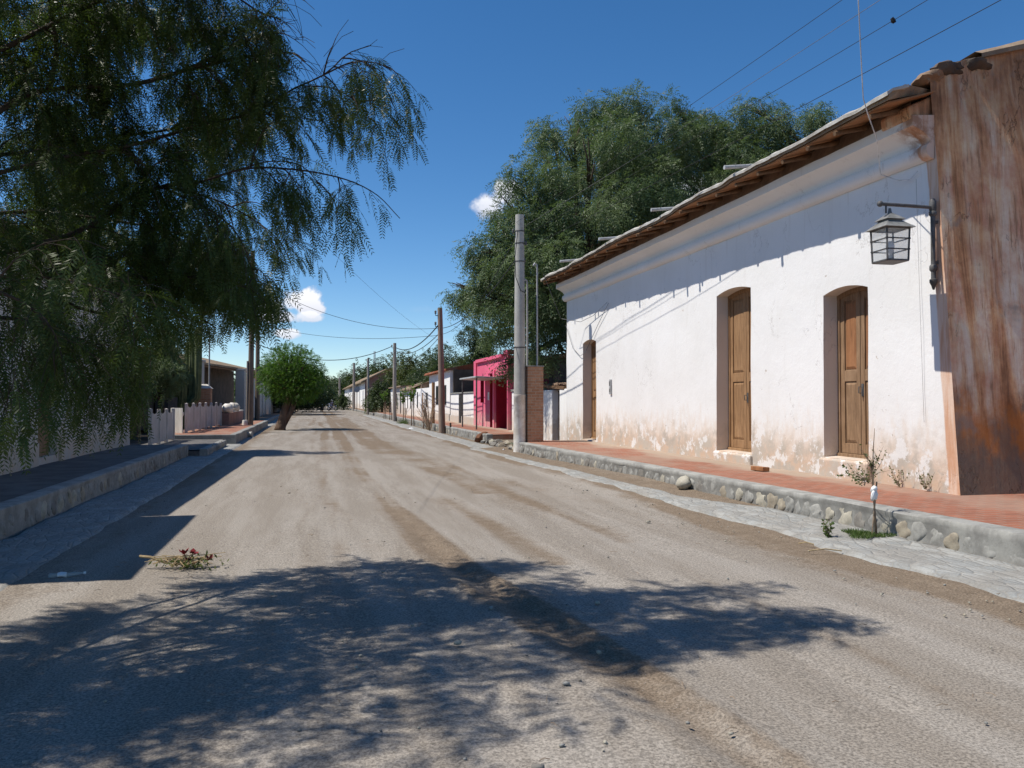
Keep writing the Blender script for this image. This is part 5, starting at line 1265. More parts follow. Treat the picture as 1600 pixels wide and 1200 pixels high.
# low curtains at the left edge of the view
for (u, v, d, ln) in ((215, 600, 5.0, .55), (222, 620, 5.0, .5), (150, 560, 5.2, .6), (190, 480, 5.1, .7), (60, 520, 4.6, .55), (100, 600, 4.8, .5), (10, 560, 4.5, .5), (40, 600, 4.4, .5), (120, 640, 4.9, .35), (160, 610, 4.9, .5), (180, 560, 5, .6), (140, 520, 5, .6), (90, 560, 4.9, .6), (200, 540, 5, .7),
                      (25, 640, 4.2, .35), (70, 650, 4.5, .3), (0, 620, 4.2, .45), (240, 560, 5.2, .3)):
    for j in range(3): strand(w(u + prg.normal() * 8, v - 60 + prg.normal() * 12, d + prg.normal() * .15), unit(prg.normal(size=3) * (.4, .4, .1) + np.array([0, 0, -.8])), ln * prg.uniform(.7, 1.1))
LP, LD, LL = np.array(LP), np.array(LD), np.array(LL)
U_ = 800 + FPX * (CY * LP[:, 0] - SY * LP[:, 1]) / np.maximum(.5, SY * LP[:, 0] + CY * LP[:, 1]); V_ = 626 - FPX * (LP[:, 2] - .16 - EYE) / np.maximum(.5, SY * LP[:, 0] + CY * LP[:, 1])
keep = (LP[:, 2] > .95) & (V_ < np.interp(U_ + 14 * prg.normal(size=len(U_)), BU, BV))
keep &= ~((V_ > 430) & (U_ < 265) & (prg.random(len(U_)) < np.interp(V_, [430, 560], [0, .22])))
VT_ = V_ - 120
keep &= ~((V_ > -60) & (VT_ < np.interp(U_, [405, 440, 520, 560, 600, 700], [-200, 15, 35, -20, 0, 60])) & (U_ > 405))
LP, LD, LL = LP[keep], LD[keep], LL[keep]
open('/tmp/log.txt', 'w').write('%d' % len(LP))
LQ = pinnate(LP, LD, LL, 10, .042, .0098, .32, 1.0, .08)
LQ = np.concatenate([LQ, rachis(LP, LD, LL, .28, .0009, 3)], 0)
tone = prg.random(len(LQ)) * .5 + np.tile(.25, len(LQ))
quads_object('foliage', LQ, M['leaf_pepper'], pt, attr=tone)
br.v += [tuple(p) for p in []]
br.build('branches', M['bark'], pt, smooth=True); strands.build('hanging_twigs', M['bark'], pt)

# ---- trees made of limbs and leafy sprays
def crown(name, clusters, parent, mat, dens=130, L=.5, k=5, ll=.16, lw=.045, droop=.6, seed=1, squash=.8, shell=.45, curl=.35, spread=.8):
    rg = np.random.default_rng(seed); P = []; D = []; T = []
    for (x, y, z, r) in clusters:
        n = int(dens * r * r); d = unit(rg.normal(size=(n, 3))); rad = r * (shell + (1 - shell) * rg.random((n, 1)) ** .6)
        rad = rad * (1 + .18 * np.sin(d[:, :1] * 9 + x) * np.cos(d[:, 2:] * 8 + y))
        p = np.array([x, y, z]) + d * rad * (1, 1, squash)
        P.append(p); D.append(unit(d * .8 + rg.normal(scale=.45, size=(n, 3)) + np.array([0, 0, -droop]))); T.append(np.full(n, rg.random() * .6))
    P, D, T = np.concatenate(P), np.concatenate(D), np.concatenate(T)
    Ls = L * rg.uniform(.6, 1.25, len(P))
    Q = pinnate(P, D, Ls, k, ll, lw, curl, spread, .22, rg=rg, droop=droop * .4)
    tone = np.tile(np.repeat(T, k), 2) + rg.random(len(Q)) * .4
    return quads_object(name, Q, mat, parent, attr=tone)
def limbs_for(base, fork, clusters, r, parent, mat, lean_=(0, 0), seed=0, name='trunk', nmax=40):
    rr = random.Random(seed); m = MB(); b = Vector(base); f = Vector(fork)
    mid = b.lerp(f, .5) + Vector((lean_[0], lean_[1], 0))
    m.tube([b - Vector((0,0,.15)), b + Vector((0,0,.05)), b.lerp(mid, .35), mid, f], [r * 1.5, r * 1.25, r, r * .9, r * .8], 10)
    m.build('trunk', mat, parent, smooth=True)
    l = MB(); cl = sorted(clusters, key=lambda c: -c[3])[:nmax]
    for c in cl:
        c_ = Vector(c[:3]); d = c_ - f; mid = f + d * .5 + Vector((rr.uniform(-.1,.1) * d.length, rr.uniform(-.1,.1) * d.length, .10 * d.length))
        m1 = f + d * .25 + Vector((0, 0, .06 * d.length))
        l.tube([f, m1, mid, mid.lerp(c_, .7), c_], [r * .5, r * .36, r * .24, r * .12, r * .05], 6)
        for q in range(4):
            e = c_ + Vector((rr.uniform(-1,1), rr.uniform(-1,1), rr.uniform(-.5,.8))) * c[3] * .55
            l.tube([mid.lerp(c_, .6), mid.lerp(c_, .8).lerp(e, .5), e], [r * .14, r * .08, r * .03], 4)
    l.build('limbs', mat, parent, smooth=True)
def px_clusters(spec):
    return [(*W(u, v, d), r) for u, v, d, r in spec]
# big trees behind the white house
bt = thing('spreading_tree', 'huge feathery grey-green tree rising behind the brick pier and roof', 'tree', (11.5, 32, 0))
A = px_clusters([(930, 195, 34, 1.5), (985, 190, 35, 1.5), (880, 215, 33, 1.3), (1010, 225, 34, 1.3), (855, 245, 32, 1.0), (930, 250, 31, 1.7), (990, 270, 33, 1.7), (870, 285, 31, 1.4), (815, 285, 31, 1.1), (800, 320, 30, 1.1), (850, 340, 30, 1.6),
    (920, 330, 30, 1.7), (985, 335, 31, 1.7), (1030, 310, 33, 1.4), (790, 370, 30, 1.2), (760, 385, 30, 1.0), (850, 400, 29, 1.6), (910, 400, 30, 1.5), (960, 390, 31, 1.5), (740, 425, 30.5, .9), (790, 430, 29.5, 1.2), (850, 460, 29, 1.3), (720, 450, 31, .65), (765, 470, 30, .9),
    (810, 495, 29, 1.0), (850, 515, 29, 1.1), (785, 530, 30, .8), (830, 555, 30, .8), (870, 550, 29, .9), (795, 570, 31, .55), (740, 470, 31, .6), (770, 508, 32, .6), (800, 470, 33, 1.2), (880, 470, 33, 1.4), (930, 460, 33, 1.3), (900, 180, 35, 1.0), (955, 168, 35, .9), (1005, 172, 35, .8), (865, 200, 34, .7), (775, 400, 32, .8), (735, 400, 31, .55), (705, 458, 31.5, .45), (748, 395, 31, .5)])
def broken(cl, seed, n=3):
    rr = random.Random(seed); out = []
    for x, y, z, r in cl:
        for k in range(n):
            a = rr.uniform(0, 6.28); e = rr.uniform(-.6, .9); q = r * rr.uniform(.45, .8)
            out.append((x + math.cos(a) * q, y + math.sin(a) * q, z + e * r * .55, r * rr.uniform(.34, .54)))
    return out
A0 = A; A = broken(A, 3, 4) + [(x + 1.5, y + 4, z - .3, r * .9) for x, y, z, r in A[:22]]
limbs_for((11.5, 32, 0), (11.2, 32.2, 4.2), A0, .42, bt, M['bark'], (.3, 0), 3)
crown('foliage', A, bt, M['leaf_big'], 290, .55, 6, .15, .036, .55, 21, .75, .2, .38)
for (nm, lab, base, fork, spec, seed) in (('spreading_tree', 'second feathery tree showing its crown above the middle of the white house roof', (19, 30, 0), (19, 30, 5),
        [(1060, 180, 36, 1.1), (1075, 215, 35, 1.3), (1110, 190, 36, 1.1), (1140, 205, 36, 1.3), (1095, 240, 35, 1.5), (1050, 255, 35, 1.4), (1135, 255, 35, 1.4), (1060, 300, 34, 1.5), (1110, 290, 34, 1.4), (1085, 330, 34, 1.4), (1030, 350, 34, 1.3), (1060, 170, 36, .6), (1150, 280, 35, 1.2)], 22),
        ('spreading_tree', 'third feathery tree rising above the roof nearest the overhead cables', (22, 27, 0), (22, 27, 5),
        [(1180, 178, 35, 1.1), (1195, 215, 35, 1.3), (1165, 225, 35, 1.2), (1225, 205, 34, .9), (1265, 190, 34, .9), (1250, 215, 34, .9), (1285, 185, 34, .5), (1175, 160, 35, .7), (1200, 260, 34, 1.3), (1160, 265, 34, 1.2), (1240, 240, 34, 1.0), (1215, 175, 34, .6)], 23)):
    o = thing(nm, lab, 'tree', base, 'feathery trees behind the white house'); c_ = px_clusters(spec); limbs_for(base, fork, c_, .3, o, M['bark'], (.2, 0), seed); crown('foliage', broken(c_, seed, 4) + [(x, y + 3, z - .4, r * .8) for x, y, z, r in c_[:5]], o, M['leaf_big'], 290, .55, 6, .15, .036, .55, seed, .75, .2, .38)
bt['group'] = 'feathery trees behind the white house'
# round bright street tree with a thick leaning trunk
rt = thing('round_tree', 'bright green round-crowned street tree with a thick leaning trunk on the left', 'tree', (-2.0, 45.0, 0))
C = [(455, 588, 43.5, 1.25), (430, 575, 43.3, .95), (475, 572, 43.3, .95), (452, 562, 43.5, .95), (427, 598, 43, .8), (486, 594, 43.5, .85), (442, 608, 43, .7), (470, 606, 43, .8), (455, 550, 44, .5), (480, 560, 44, .5), (430, 558, 44, .5), (496, 588, 44, .42), (415, 585, 43.5, .45), (484, 612, 43.5, .5), (465, 590, 45.2, 1.1), (440, 585, 45.2, .95), (478, 598, 45, .9), (420, 606, 43.3, .4), (500, 602, 44, .35), (498, 575, 44, .35), (470, 548, 44, .35), (441, 548, 44, .35), (462, 620, 43.6, .4)]
C = px_clusters(C)
s = MB(); b_ = Vector((-1.75, 45.0, 0)); f_ = Vector(W(454, 612, 43.8))
s.tube([b_ + Vector((0,0,-.1)), b_ + Vector((.02,0,.15)), b_.lerp(f_, .35), b_.lerp(f_, .75), f_], [.36, .28, .24, .21, .18], 12); s.build('trunk', M['bark_brown'], rt, smooth=True)
s = MB(); s.tube([b_ + Vector((.1,.1,.2)), b_ + Vector((.55,.1,1.0)), Vector(W(466, 614, 43.8))], [.19, .15, .10], 9)
for c in C: s.tube([f_, f_.lerp(Vector(c[:3]), .5) + Vector((0,0,.1)), c[:3]], [.12, .07, .02], 5)
s.build('limbs', M['bark_brown'], rt, smooth=True)
crown('foliage', C, rt, M['leaf_round'], 520, .22, 5, .075, .032, .1, 31, .95, .35, .2)
# dense trees behind the right-hand houses and at the street end, each its own
def bush_tree(lab, u, vt, d, rx, mat='leaf_far', seed=0, nm='tree', cat='tree', base_v=None, group='trees behind the right-hand houses', low=.30, ground=0.0, ls=1.0):
    rr = random.Random(seed); x, y, ztop = W(u, vt, d); H = ztop - ground
    o = thing(nm, lab, cat, (x, y, ground), group); cl = []
    R_ = rx * d / FPX; h0 = H * low; n = 17
    n = 26
    for i in range(n):
        a = rr.uniform(0, 6.28); q = math.sqrt(rr.random()) * .85; zm = h0 + (H - h0) * math.sqrt(max(0, 1 - q * q)); zz = h0 + (zm - h0) * rr.uniform(.35, .95)
        r = R_ * rr.uniform(.26, .42); cl.append((x + math.cos(a) * q * R_, y + math.sin(a) * q * R_, ground + max(h0 + r * .5, zz - r * .55), r))
    cl.append((x + rr.uniform(-.2, .2) * R_, y, ztop - R_ * .27, R_ * .34)); cl.append((x, y, ground + (h0 + H) / 2, R_ * .65))
    limbs_for((x, y, ground), (x, y, ground + h0 * .8 + .4), cl, max(.12, H * .03), o, M['bark'], (rr.uniform(-.2, .2), 0), seed, nmax=10)
    sc = max(.30, d / 105) * ls
    crown('foliage', cl, o, M[mat], 95 / sc ** 2, .8 * sc, 4, .26 * sc, .125 * sc, .35, seed + 100, .85, .3)
    return o
spec = [('rounded dark tree just behind the pink shop', 742, 503, 62, 42, 'leaf_far'), ('loose grey-green tree right of the rounded dark tree', 770, 520, 55, 34, 'leaf_big'), ('broad dark tree above the red tiled roof', 700, 540, 75, 42, 'leaf_far'),
    ('dark tree left of the brownish pole top', 668, 548, 85, 30, 'leaf_far'), ('yellowish tree between the two nearer slim poles', 640, 547, 95, 24, 'leaf_far2'), ('low dark tree behind the long white house', 655, 570, 80, 34, 'leaf_far'), ('pale green tree beside the pale pole', 620, 552, 105, 22, 'leaf_far2'),
    ('rounded tree over the adobe gable', 600, 553, 190, 22, 'leaf_far'), ('dark tree left above the gabled house roof', 578, 562, 215, 22, 'leaf_far'), ('dark rising tree over the gabled house far end', 558, 566, 230, 20, 'leaf_far'), ('dark tree at the head of the far roof slope', 541, 578, 240, 18, 'leaf_far'),
    ('dense dark tree closing the street end at right', 530, 592, 215, 17, 'leaf_far'), ('low dark tree arching over the far street', 517, 600, 250, 18, 'leaf_far'), ('thin dark conifer spike behind the white houses', 659, 541, 130, 5, 'leaf_far'), ('wide dark tree behind the boundary wall', 722, 565, 58, 34, 'leaf_far'), ('dense hedge-like tree behind the tall tiled house', 690, 563, 70, 34, 'leaf_far')]
for i, (lab, u, vt, d, rx, mt) in enumerate(spec): bush_tree(lab, u, vt, d, rx, mt, 40 + i, low=.15)
spec = [('dark street tree right behind the bright round tree', 441, 572, 90, 66, 'leaf_far'), ('overhanging dark tree farther along the left pavement', 450, 574, 112, 66, 'leaf_far'), ('tall dark tree on the left side of the street end', 459, 574, 140, 56, 'leaf_far'), ('far dark tree leaning over the street from the left', 463, 586, 165, 50, 'leaf_far'),
    ('last dark tree closing the left side of the street', 471, 594, 205, 44, 'leaf_far'), ('dark tree behind the far pale wall', 425, 570, 100, 40, 'leaf_far')]
for i, (lab, u, vt, d, rx, mt) in enumerate(spec): bush_tree(lab, u, vt, d, rx, mt, 70 + i, group='trees along the left pavement', low=.34)
spec = [('blue-green tree behind the shaded house corner', 252, 512, 36, 44, 'leaf_big'), ('tall dark tree behind the shaded white house', 112, 95, 23.6, 95, 'leaf_far'), ('dark garden tree behind the arched front', 285, 560, 50, 30, 'leaf_far')]
for i, (lab, u, vt, d, rx, mt) in enumerate(spec): bush_tree(lab, u, vt, d, rx, mt, 80 + i, group='trees behind the left houses', low=.3, ls=.8)
bush_tree('leafy young street tree hiding the foot of the pole with the bush', 597, 590, 88, 19, 'leaf_far', 91, nm='street_tree', group='young street trees', low=.22)
bush_tree('small leafy tree before the far gabled house', 536, 612, 135, 9, 'leaf_far', 92, nm='street_tree', group='young street trees', low=.2)
bush_tree('low green bush beside the pole with the bush', 580, 618, 92, 9, 'leaf_far2', 94, nm='street_tree', group='young street trees', low=.15)
wd = MB()   # far woodland that reads as one mass
rg = np.random.default_rng(77); cl = []
for i in range(70):
    an = R(-32 + 75 * i / 69.0); d = rg.uniform(300, 420); h = rg.uniform(9, 13)
    for q in range(3): cl.append((math.sin(an) * d + rg.normal() * 3, math.cos(an) * d + rg.normal() * 4, h * rg.uniform(.25, .85), rg.uniform(3.5, 5.5)))
o = crown('woodland', cl, None, M['leaf_far'], 7, 2.6, 3, 1.3, .6, .3, 78); tag(o, 'far dark woodland closing the view beyond the village', 'woodland', kind='stuff')
#PART6
# ------------------------------------------------------------------ small things on the ground
def leafy(base, h, n, spread, seed, mat='leaf_weed', ls=.035, stem='twig', bare=.3):
    rg = np.random.default_rng(seed); b = np.array(base); m = MB(); Q = []
    for i in range(n):
        a = rg.uniform(0, 6.28); e = b + np.array([math.cos(a) * spread * rg.uniform(.3, 1), math.sin(a) * spread * rg.uniform(.3, 1), h * rg.uniform(.55, 1.0)])
        k = b + np.array([0, 0, h * bare * rg.uniform(.8, 1.1)]); mid = (k + e) / 2 + rg.normal(scale=.08 * spread, size=3)
        m.tube([tuple(k), tuple(mid), tuple(e)], [.004, .003, .0015], 4)
        t = rg.random((9, 1)); P = np.where(t < .5, k + (mid - k) * t * 2, mid + (e - mid) * (t - .5) * 2)[2:]
        D = unit(rg.normal(size=P.shape) + np.array([0, 0, -.2])); S = unit(np.cross(D, rg.normal(size=P.shape))) * ls * .3
        Q.append(np.stack([P, P + D * ls * .5 + S, P + D * ls, P + D * ls * .5 - S], 1))
    return m, np.concatenate(Q)
sp = thing('sapling', 'thin staked sapling with a white rag tied round it at the near kerb', 'sapling', (6.12, 7.75, .08))
b = Vector((6.12, 7.75, .07)); s = MB()
s.tube([b, b + Vector((-.01, .01, .4)), b + Vector((-.03, .0, .8)), b + Vector((-.02, .0, 1.0)), b + Vector((.0, 0, 1.22))], [.011, .010, .008, .006, .003], 6)
s.build('stem', M['twig'], sp, smooth=True)
s = MB(); s.tube([b + Vector((.035, .02, -.05)), b + Vector((-.045, .01, .83))], .010, 6); s.build('stake', M['bark_brown'], sp); s = MB(); s.tube([b + Vector((-.03, .03, -.05)), b + Vector((.02, 0, .62))], .009, 6); s.build('stake', M['twig'], sp)
s = MB(); c = b + Vector((-.02, -.005, .52)); s.blob(c + Vector((0, 0, .02)), (.035, .035, .045), 3, 2, .35); s.blob(c + Vector((-.02, -.02, -.05)), (.03, .025, .065), 4, 2, .4); s.blob(c + Vector((.025, 0, -.04)), (.018, .02, .07), 6, 2, .4); s.build('rag', M['plastic_white'], sp, smooth=True)
mm, Q = leafy((6.10, 7.75, .42), .95, 10, .22, 5, bare=.45); mm.build('twigs', M['twig'], sp)
mm2, Q2 = leafy((6.02, 7.8, .42), .50, 13, .30, 6, bare=.55); Q2[:, :, 0] -= .06; mm2.build('twigs', M['twig'], sp)
quads_object('leaves', np.concatenate([Q, Q2]), M['leaf_weed'], sp, attr=rng.random(len(Q) + len(Q2)))
def tuft(name, lab, cat, base, rx, ry, n, h, seed, mat='grass', kind=None):
    rg = np.random.default_rng(seed); a = rg.uniform(0, 6.28, n); q = np.sqrt(rg.random(n)) * (.7 + .3 * np.sin(a * 3 + seed))
    P = np.array(base) + np.stack([np.cos(a) * q * rx, np.sin(a) * q * ry, np.zeros(n)], 1)
    D = unit(np.stack([rg.normal(size=n) * .7, rg.normal(size=n) * .7, np.ones(n)], 1)); l = (h * rg.uniform(.5, 1.2, n))[:, None]
    S = unit(np.cross(D, rg.normal(size=(n, 3)))) * .004
    o = quads_object(name, np.stack([P - S, P + S, P + D * l + S * .1, P + D * l - S * .1], 1), M[mat], loc=base, attr=rg.random(n)); return tag(o, lab, cat, kind=kind)
tuft('grass', 'small patch of short green grass round the foot of the staked sapling', 'grass', (6.02, 7.8, .09), .30, .34, 1500, .05, 3, kind='stuff')
tuft('grass', 'green tuft at the foot of a far pale stake beside the street', 'grass', (6.0, 55, .02), .5, .9, 500, .4, 4, kind='stuff')
tuft('grass', 'thin dry grass at the rubble by the concrete pole', 'grass', (6.7, 25.6, .14), .5, 1.3, 900, .06, 8, kind='stuff')
wdth = thing('weed', 'single leafy green weed growing in the brown dirt by the near gutter', 'weed', (5.62, 7.9, .04), 'weeds by the gutter and wall')
mm, Q = leafy((5.62, 7.9, .04), .24, 14, .085, 12, ls=.045, bare=.08); mm.build('stems', M['twig'], wdth); quads_object('leaves', Q, M['grass'], wdth, attr=rng.random(len(Q)))
for i, (x, y, h, n, lab) in enumerate(((8.05, 10.35, .30, 9, 'sparse weed at the wall foot between the nearest door and the sapling'), (8.08, 9.75, .34, 9, 'sparse weed at the wall foot midway to the rusty corner'), (8.1, 9.25, .40, 8, 'sparse weed climbing the wall foot nearest the rusty corner'))):
    o = thing('weed', lab, 'weed', (x, y, .36), 'weeds by the gutter and wall'); mm, Q = leafy((x, y, .36), h, n, .22, 20 + i, bare=.1); mm.build('stems', M['twig'], o); quads_object('leaves', Q, M['leaf_weed'], o, attr=rng.random(len(Q)))
s = MB(); s.obox((7.62, 12.62, .405), (.16, .30, .075), (0, R(3), R(12))); tag(s.build('loose_brick', M['door_red'], bevel=.01, loc=(7.62, 12.62, .37)), 'loose brown brick lying on the pavement between the two near doors', 'brick')
s = MB(); s.blob((6.32, 30.2, .17), (.27, .22, .23), 3, 2, .22); s.blob((6.40, 30.1, .30), (.15, .14, .12), 6, 2, .25); tag(s.build('stone_block', M['rustystone'], auto=35, loc=(6.32, 30.2, 0)), 'rough dark brown stone block in the gutter beyond the concrete pole', 'stone')
s = MB(); s.blob((6.10, 12.5, .20), (.12, .16, .12), 9, 3, .14); tag(s.build('round_stone', M['stones'][3], smooth=True, loc=(6.10, 12.5, .1)), 'big pale rounded stone standing out at the foot of the right kerb', 'stone')
rs = random.Random(8)
s = MB()
for i in range(46): s.blob((6.2 + rs.uniform(-.25, .35) + .02 * i % .3, 24.2 + i * .11, .05 + .06 * rs.random()), (rs.uniform(.07, .17), rs.uniform(.07, .17), rs.uniform(.05, .12)), i, 1, .3, rs.choice((0, 1, 2, 3)))
tag(s.build('rubble', M['stones'], auto=40), 'heap of broken kerb stones in the gap beyond the concrete pole', 'rubble', kind='stuff')
s = MB()
for i in range(420):
    y = 2.8 + 14 * rs.random() ** 1.7; x = rs.uniform(-2.4, 5.9) if rs.random() < .55 else rs.uniform(4.5, 6.0); r = rs.uniform(.004, .013) * (1 + (rs.random() < .08) * 1.2)
    s.blob((x, y, .012 + r * .3), (r * rs.uniform(.8, 1.5), r, r * .7), i, 1, .3, rs.choice((0, 1, 2, 3)))
tag(s.build('pebbles', M['stones'], smooth=True), 'scattered pebbles on the dirt road', 'pebbles', kind='stuff')
s = MB()
for i in range(120):
    y = 3 + 12 * rs.random() ** 1.5; x = rs.uniform(-2.2, 5.6); l = rs.uniform(.02, .09); a = rs.uniform(0, 3.14)
    s.tube([(x, y, .022), (x + l * math.cos(a) * .5, y + l * math.sin(a) * .5, .03), (x + l * math.cos(a), y + l * math.sin(a), .022)], .002, 4)
tag(s.build('leaf_litter', M['twig']), 'tiny dry twigs and leaf stalks strewn over the road', 'litter', kind='stuff')
for i, (x, y, a, l, lab) in enumerate(((5.35, 7.30, 2.9, .34, 'longer pale dry stick in the brown dirt near the weed'), (5.3, 7.7, 2.6, .16, 'short pale dry stick beside the weed'))):
    s = MB(); s.tube([(x, y, .035), (x + l * .5 * math.cos(a), y + l * .5 * math.sin(a), .055), (x + l * math.cos(a), y + l * math.sin(a), .035)], .007, 5); tag(s.build('dry_stick', M['straw'], loc=(x, y, .02)), lab, 'stick', 'dry sticks in the gutter')
# crushed bottle and withered flowers on the left
bo = thing('plastic_bottle', 'crushed clear plastic bottle with a white label lying by the left gutter', 'bottle', (-2.16, 8.02, .03))
d = Vector((.97, .22, 0)); o_ = Vector((-2.3, 7.99, .05)); s = MB(); s.tube([o_ + d * t for t in (0, .01, .06, .10, .16, .20, .24, .28)], [.02, .036, .040, .033, .038, .034, .016, .014], 12); s.v = [(a, b + .012 * math.sin(a * 30), .028 + (c - .05) * (.55 + .2 * math.sin(a * 47 + b * 60))) for a, b, c in s.v]; s.build('shell', M['bottle'], bo, smooth=True)
s = MB(); s.tube([o_ + d * t + Vector((0, 0, .002)) for t in (.07, .10, .15)], [.0415, .036, .0395], 12); s.v = [(a, b + .012 * math.sin(a * 30), .0285 + (c - .05) * (.57 + .2 * math.sin(a * 47 + b * 60))) for a, b, c in s.v]; s.build('label', M['plastic_white'], bo, smooth=True)
s = MB(); s.tube([o_ + d * .28 + Vector((0, .009, -.022)), o_ + d * .30 + Vector((0, .009, -.022))], .012, 10); s.build('cap', M['plastic_white'], bo)
fl = thing('withered_flowers', 'withered bunch of flowers with red petals and dry stalks on the road', 'flowers', (-1.2, 8.2, .02))
s = MB(); rq = random.Random(4)
for i in range(46):
    a = rq.gauss(.15, .7) + (math.pi if rq.random() < .35 else 0); l = rq.uniform(.10, .36); c = Vector((-1.2 + rq.uniform(-.12, .12), 8.2 + rq.uniform(-.08, .08), .03)); e = c + Vector((math.cos(a) * l, math.sin(a) * l * .7, rq.uniform(0, .10)))
    s.tube([c, c.lerp(e, .5) + Vector((0, 0, .04)), e], .0035, 4)
s.tube([(-1.34, 8.22, .05), (-1.5, 8.25, .11), (-1.6, 8.27, .12)], .014, 6)
s.build('stalks', M['straw'], fl)
P = np.stack([rng.normal(-1.15, .13, 160), rng.normal(8.2, .09, 160), rng.uniform(.02, .09, 160)], 1); D = unit(rng.normal(size=(160, 3))); S = unit(np.cross(D, rng.normal(size=(160, 3)))) * .010
quads_object('dry_leaves', np.stack([P, P + D * .03 + S, P + D * .06, P + D * .03 - S], 1), M['leaf_weed'], fl, attr=rng.random(160))
for (x, y, z, r) in ((-1.19, 8.18, .15, .03), (-1.11, 8.19, .155, .034), (-.97, 8.2, .08, .03), (-1.15, 8.16, .09, .02), (-1.28, 8.2, .05, .018)):
    s = MB(); rq2 = random.Random(int(x * 1000))
    for k in range(7):
        a = k * .9 + rq2.random(); e = Vector((math.cos(a) * rq2.uniform(.5, 1.1), math.sin(a) * .7, rq2.uniform(.1, 1.1))) * r * 1.9; sd = Vector((-math.sin(a), math.cos(a), .2)) * r * .75; p0 = Vector((x, y, z - r * .5))
        s.add([p0, p0 + e * .55 + sd, p0 + e, p0 + e * .55 - sd], [(0, 1, 2, 3)])
    s.tube([(x, y, z), (-1.16, 8.2, .03)], .003, 4); s.build('bloom', M['petal'], fl)
for i, (x, y, lab) in enumerate(((5.15, 44.5, 'white scrap of paper on the road edge beyond the brownish pole'), (5.75, 24.4, 'small white scrap at the foot of the concrete pole'))):
    s = MB(); l = .28 if i == 0 else .10; s.add([(x, y, .03), (x + l, y + .06, .05), (x + l * .9, y + l * .9, .03), (x + .02, y + l * .7, .07), (x + l * .5, y + l * .4, .10)], [(0,1,4),(1,2,4),(2,3,4),(3,0,4)]); tag(s.build('paper_scrap', M['plastic_white'], loc=(x, y, .02)), lab, 'litter', 'white paper scraps')
# leafless thorn shrub, posts and staked saplings further down the right gutter
tsb = thing('thorn_shrub', 'bare spiky dead shrub leaning beside the brownish pole', 'shrub', (5.95, 42.2, 0)); s = MB(); rq = random.Random(14)
for i in range(26):
    a = rq.uniform(0, 6.28); h = rq.uniform(.5, 1.9); r = rq.uniform(.2, .8); x, y = 5.95, 42.2 + rq.uniform(-.3, .3)
    e = Vector((x + r * math.cos(a), y + r * math.sin(a) * 1.6, h)); mid = Vector((x, y, 0)).lerp(e, .5) + Vector((0, 0, .12)); s.tube([(x, y, 0), mid, e], [.022, .016, .006], 4)
    for k in range(3): q = mid.lerp(e, rq.random()); s.tube([q, q + Vector((rq.uniform(-.25,.25), rq.uniform(-.25,.25), rq.uniform(0,.3)))], [.009, .003], 4)
s.build('branches', M['twig'], tsb)
def stake_sapling(lab, u, X, h, seed, leaf=True, r=.035, zt=None):
    y = Yof(u, X); o = thing('staked_sapling', lab, 'sapling', (X, y, 0), 'staked saplings down the right gutter'); rq = random.Random(seed)
    s = MB(); s.tube([(X, y, 0), (X + .03, y, h * .6), (X + rq.uniform(-.1, .1), y, h)], [r, r * .8, r * .4], 6); s.build('stem', M['bark_brown'], o)
    s = MB(); s.tube([(X + .16, y + .05, 0), (X + .12, y + .05, h * .8)], r * .9, 5); s.build('stake', M['pole_wood'], o)
    if leaf:
        mm, Q = leafy((X, y, h * .6), h * .5, 16, .45, seed, ls=.17, bare=.1); mm.build('twigs', M['twig'], o); quads_object('leaves', Q, M['leaf_round'], o, attr=rng.random(len(Q)))
for i, (u, X, h, lf, lab) in enumerate(((630, 6.05, 2.3, True, 'yellow-green staked sapling right of the pale pole'), (643, 6.05, 2.5, True, 'tall thin staked sapling before the middle of the long white house'), (662, 6.1, 2.1, False, 'leafless staked sapling before the near end of the long white house'), (609, 6.05, 1.9, False, 'bare staked sapling left of the pale pole'), (600, 6.05, 2.4, True, 'leafy staked sapling by the young street tree'))): stake_sapling(lab, u, X, h, 50 + i, lf)
y = Yof(677, 6.35); s = MB(); s.tube([(6.35, y, 0), (6.35, y, 2.6)], .09, 7); tag(s.build('wooden_post', M['door_a'], loc=(6.35, y, 0)), 'stout yellowish post by the dead shrub', 'post')
y = Yof(704.5, 6.3); s = MB(); s.tube([(6.3, y, 0), (6.28, y, .55)], .045, 6); tag(s.build('wooden_post', M['bark'], loc=(6.3, y, 0)), 'short dark stump post at the kerb near the awning', 'post')
# pipe end in the left platform wall
s = MB(); s.tube([(-2.8, 36.2, .14), (-2.55, 36.1, .16)], .11, 12); tag(s.build('drain_pipe', M['pole_concrete'], auto=60, loc=(-2.74, 36.2, .0)), 'short concrete drain pipe sticking out of the left platform wall', 'pipe')

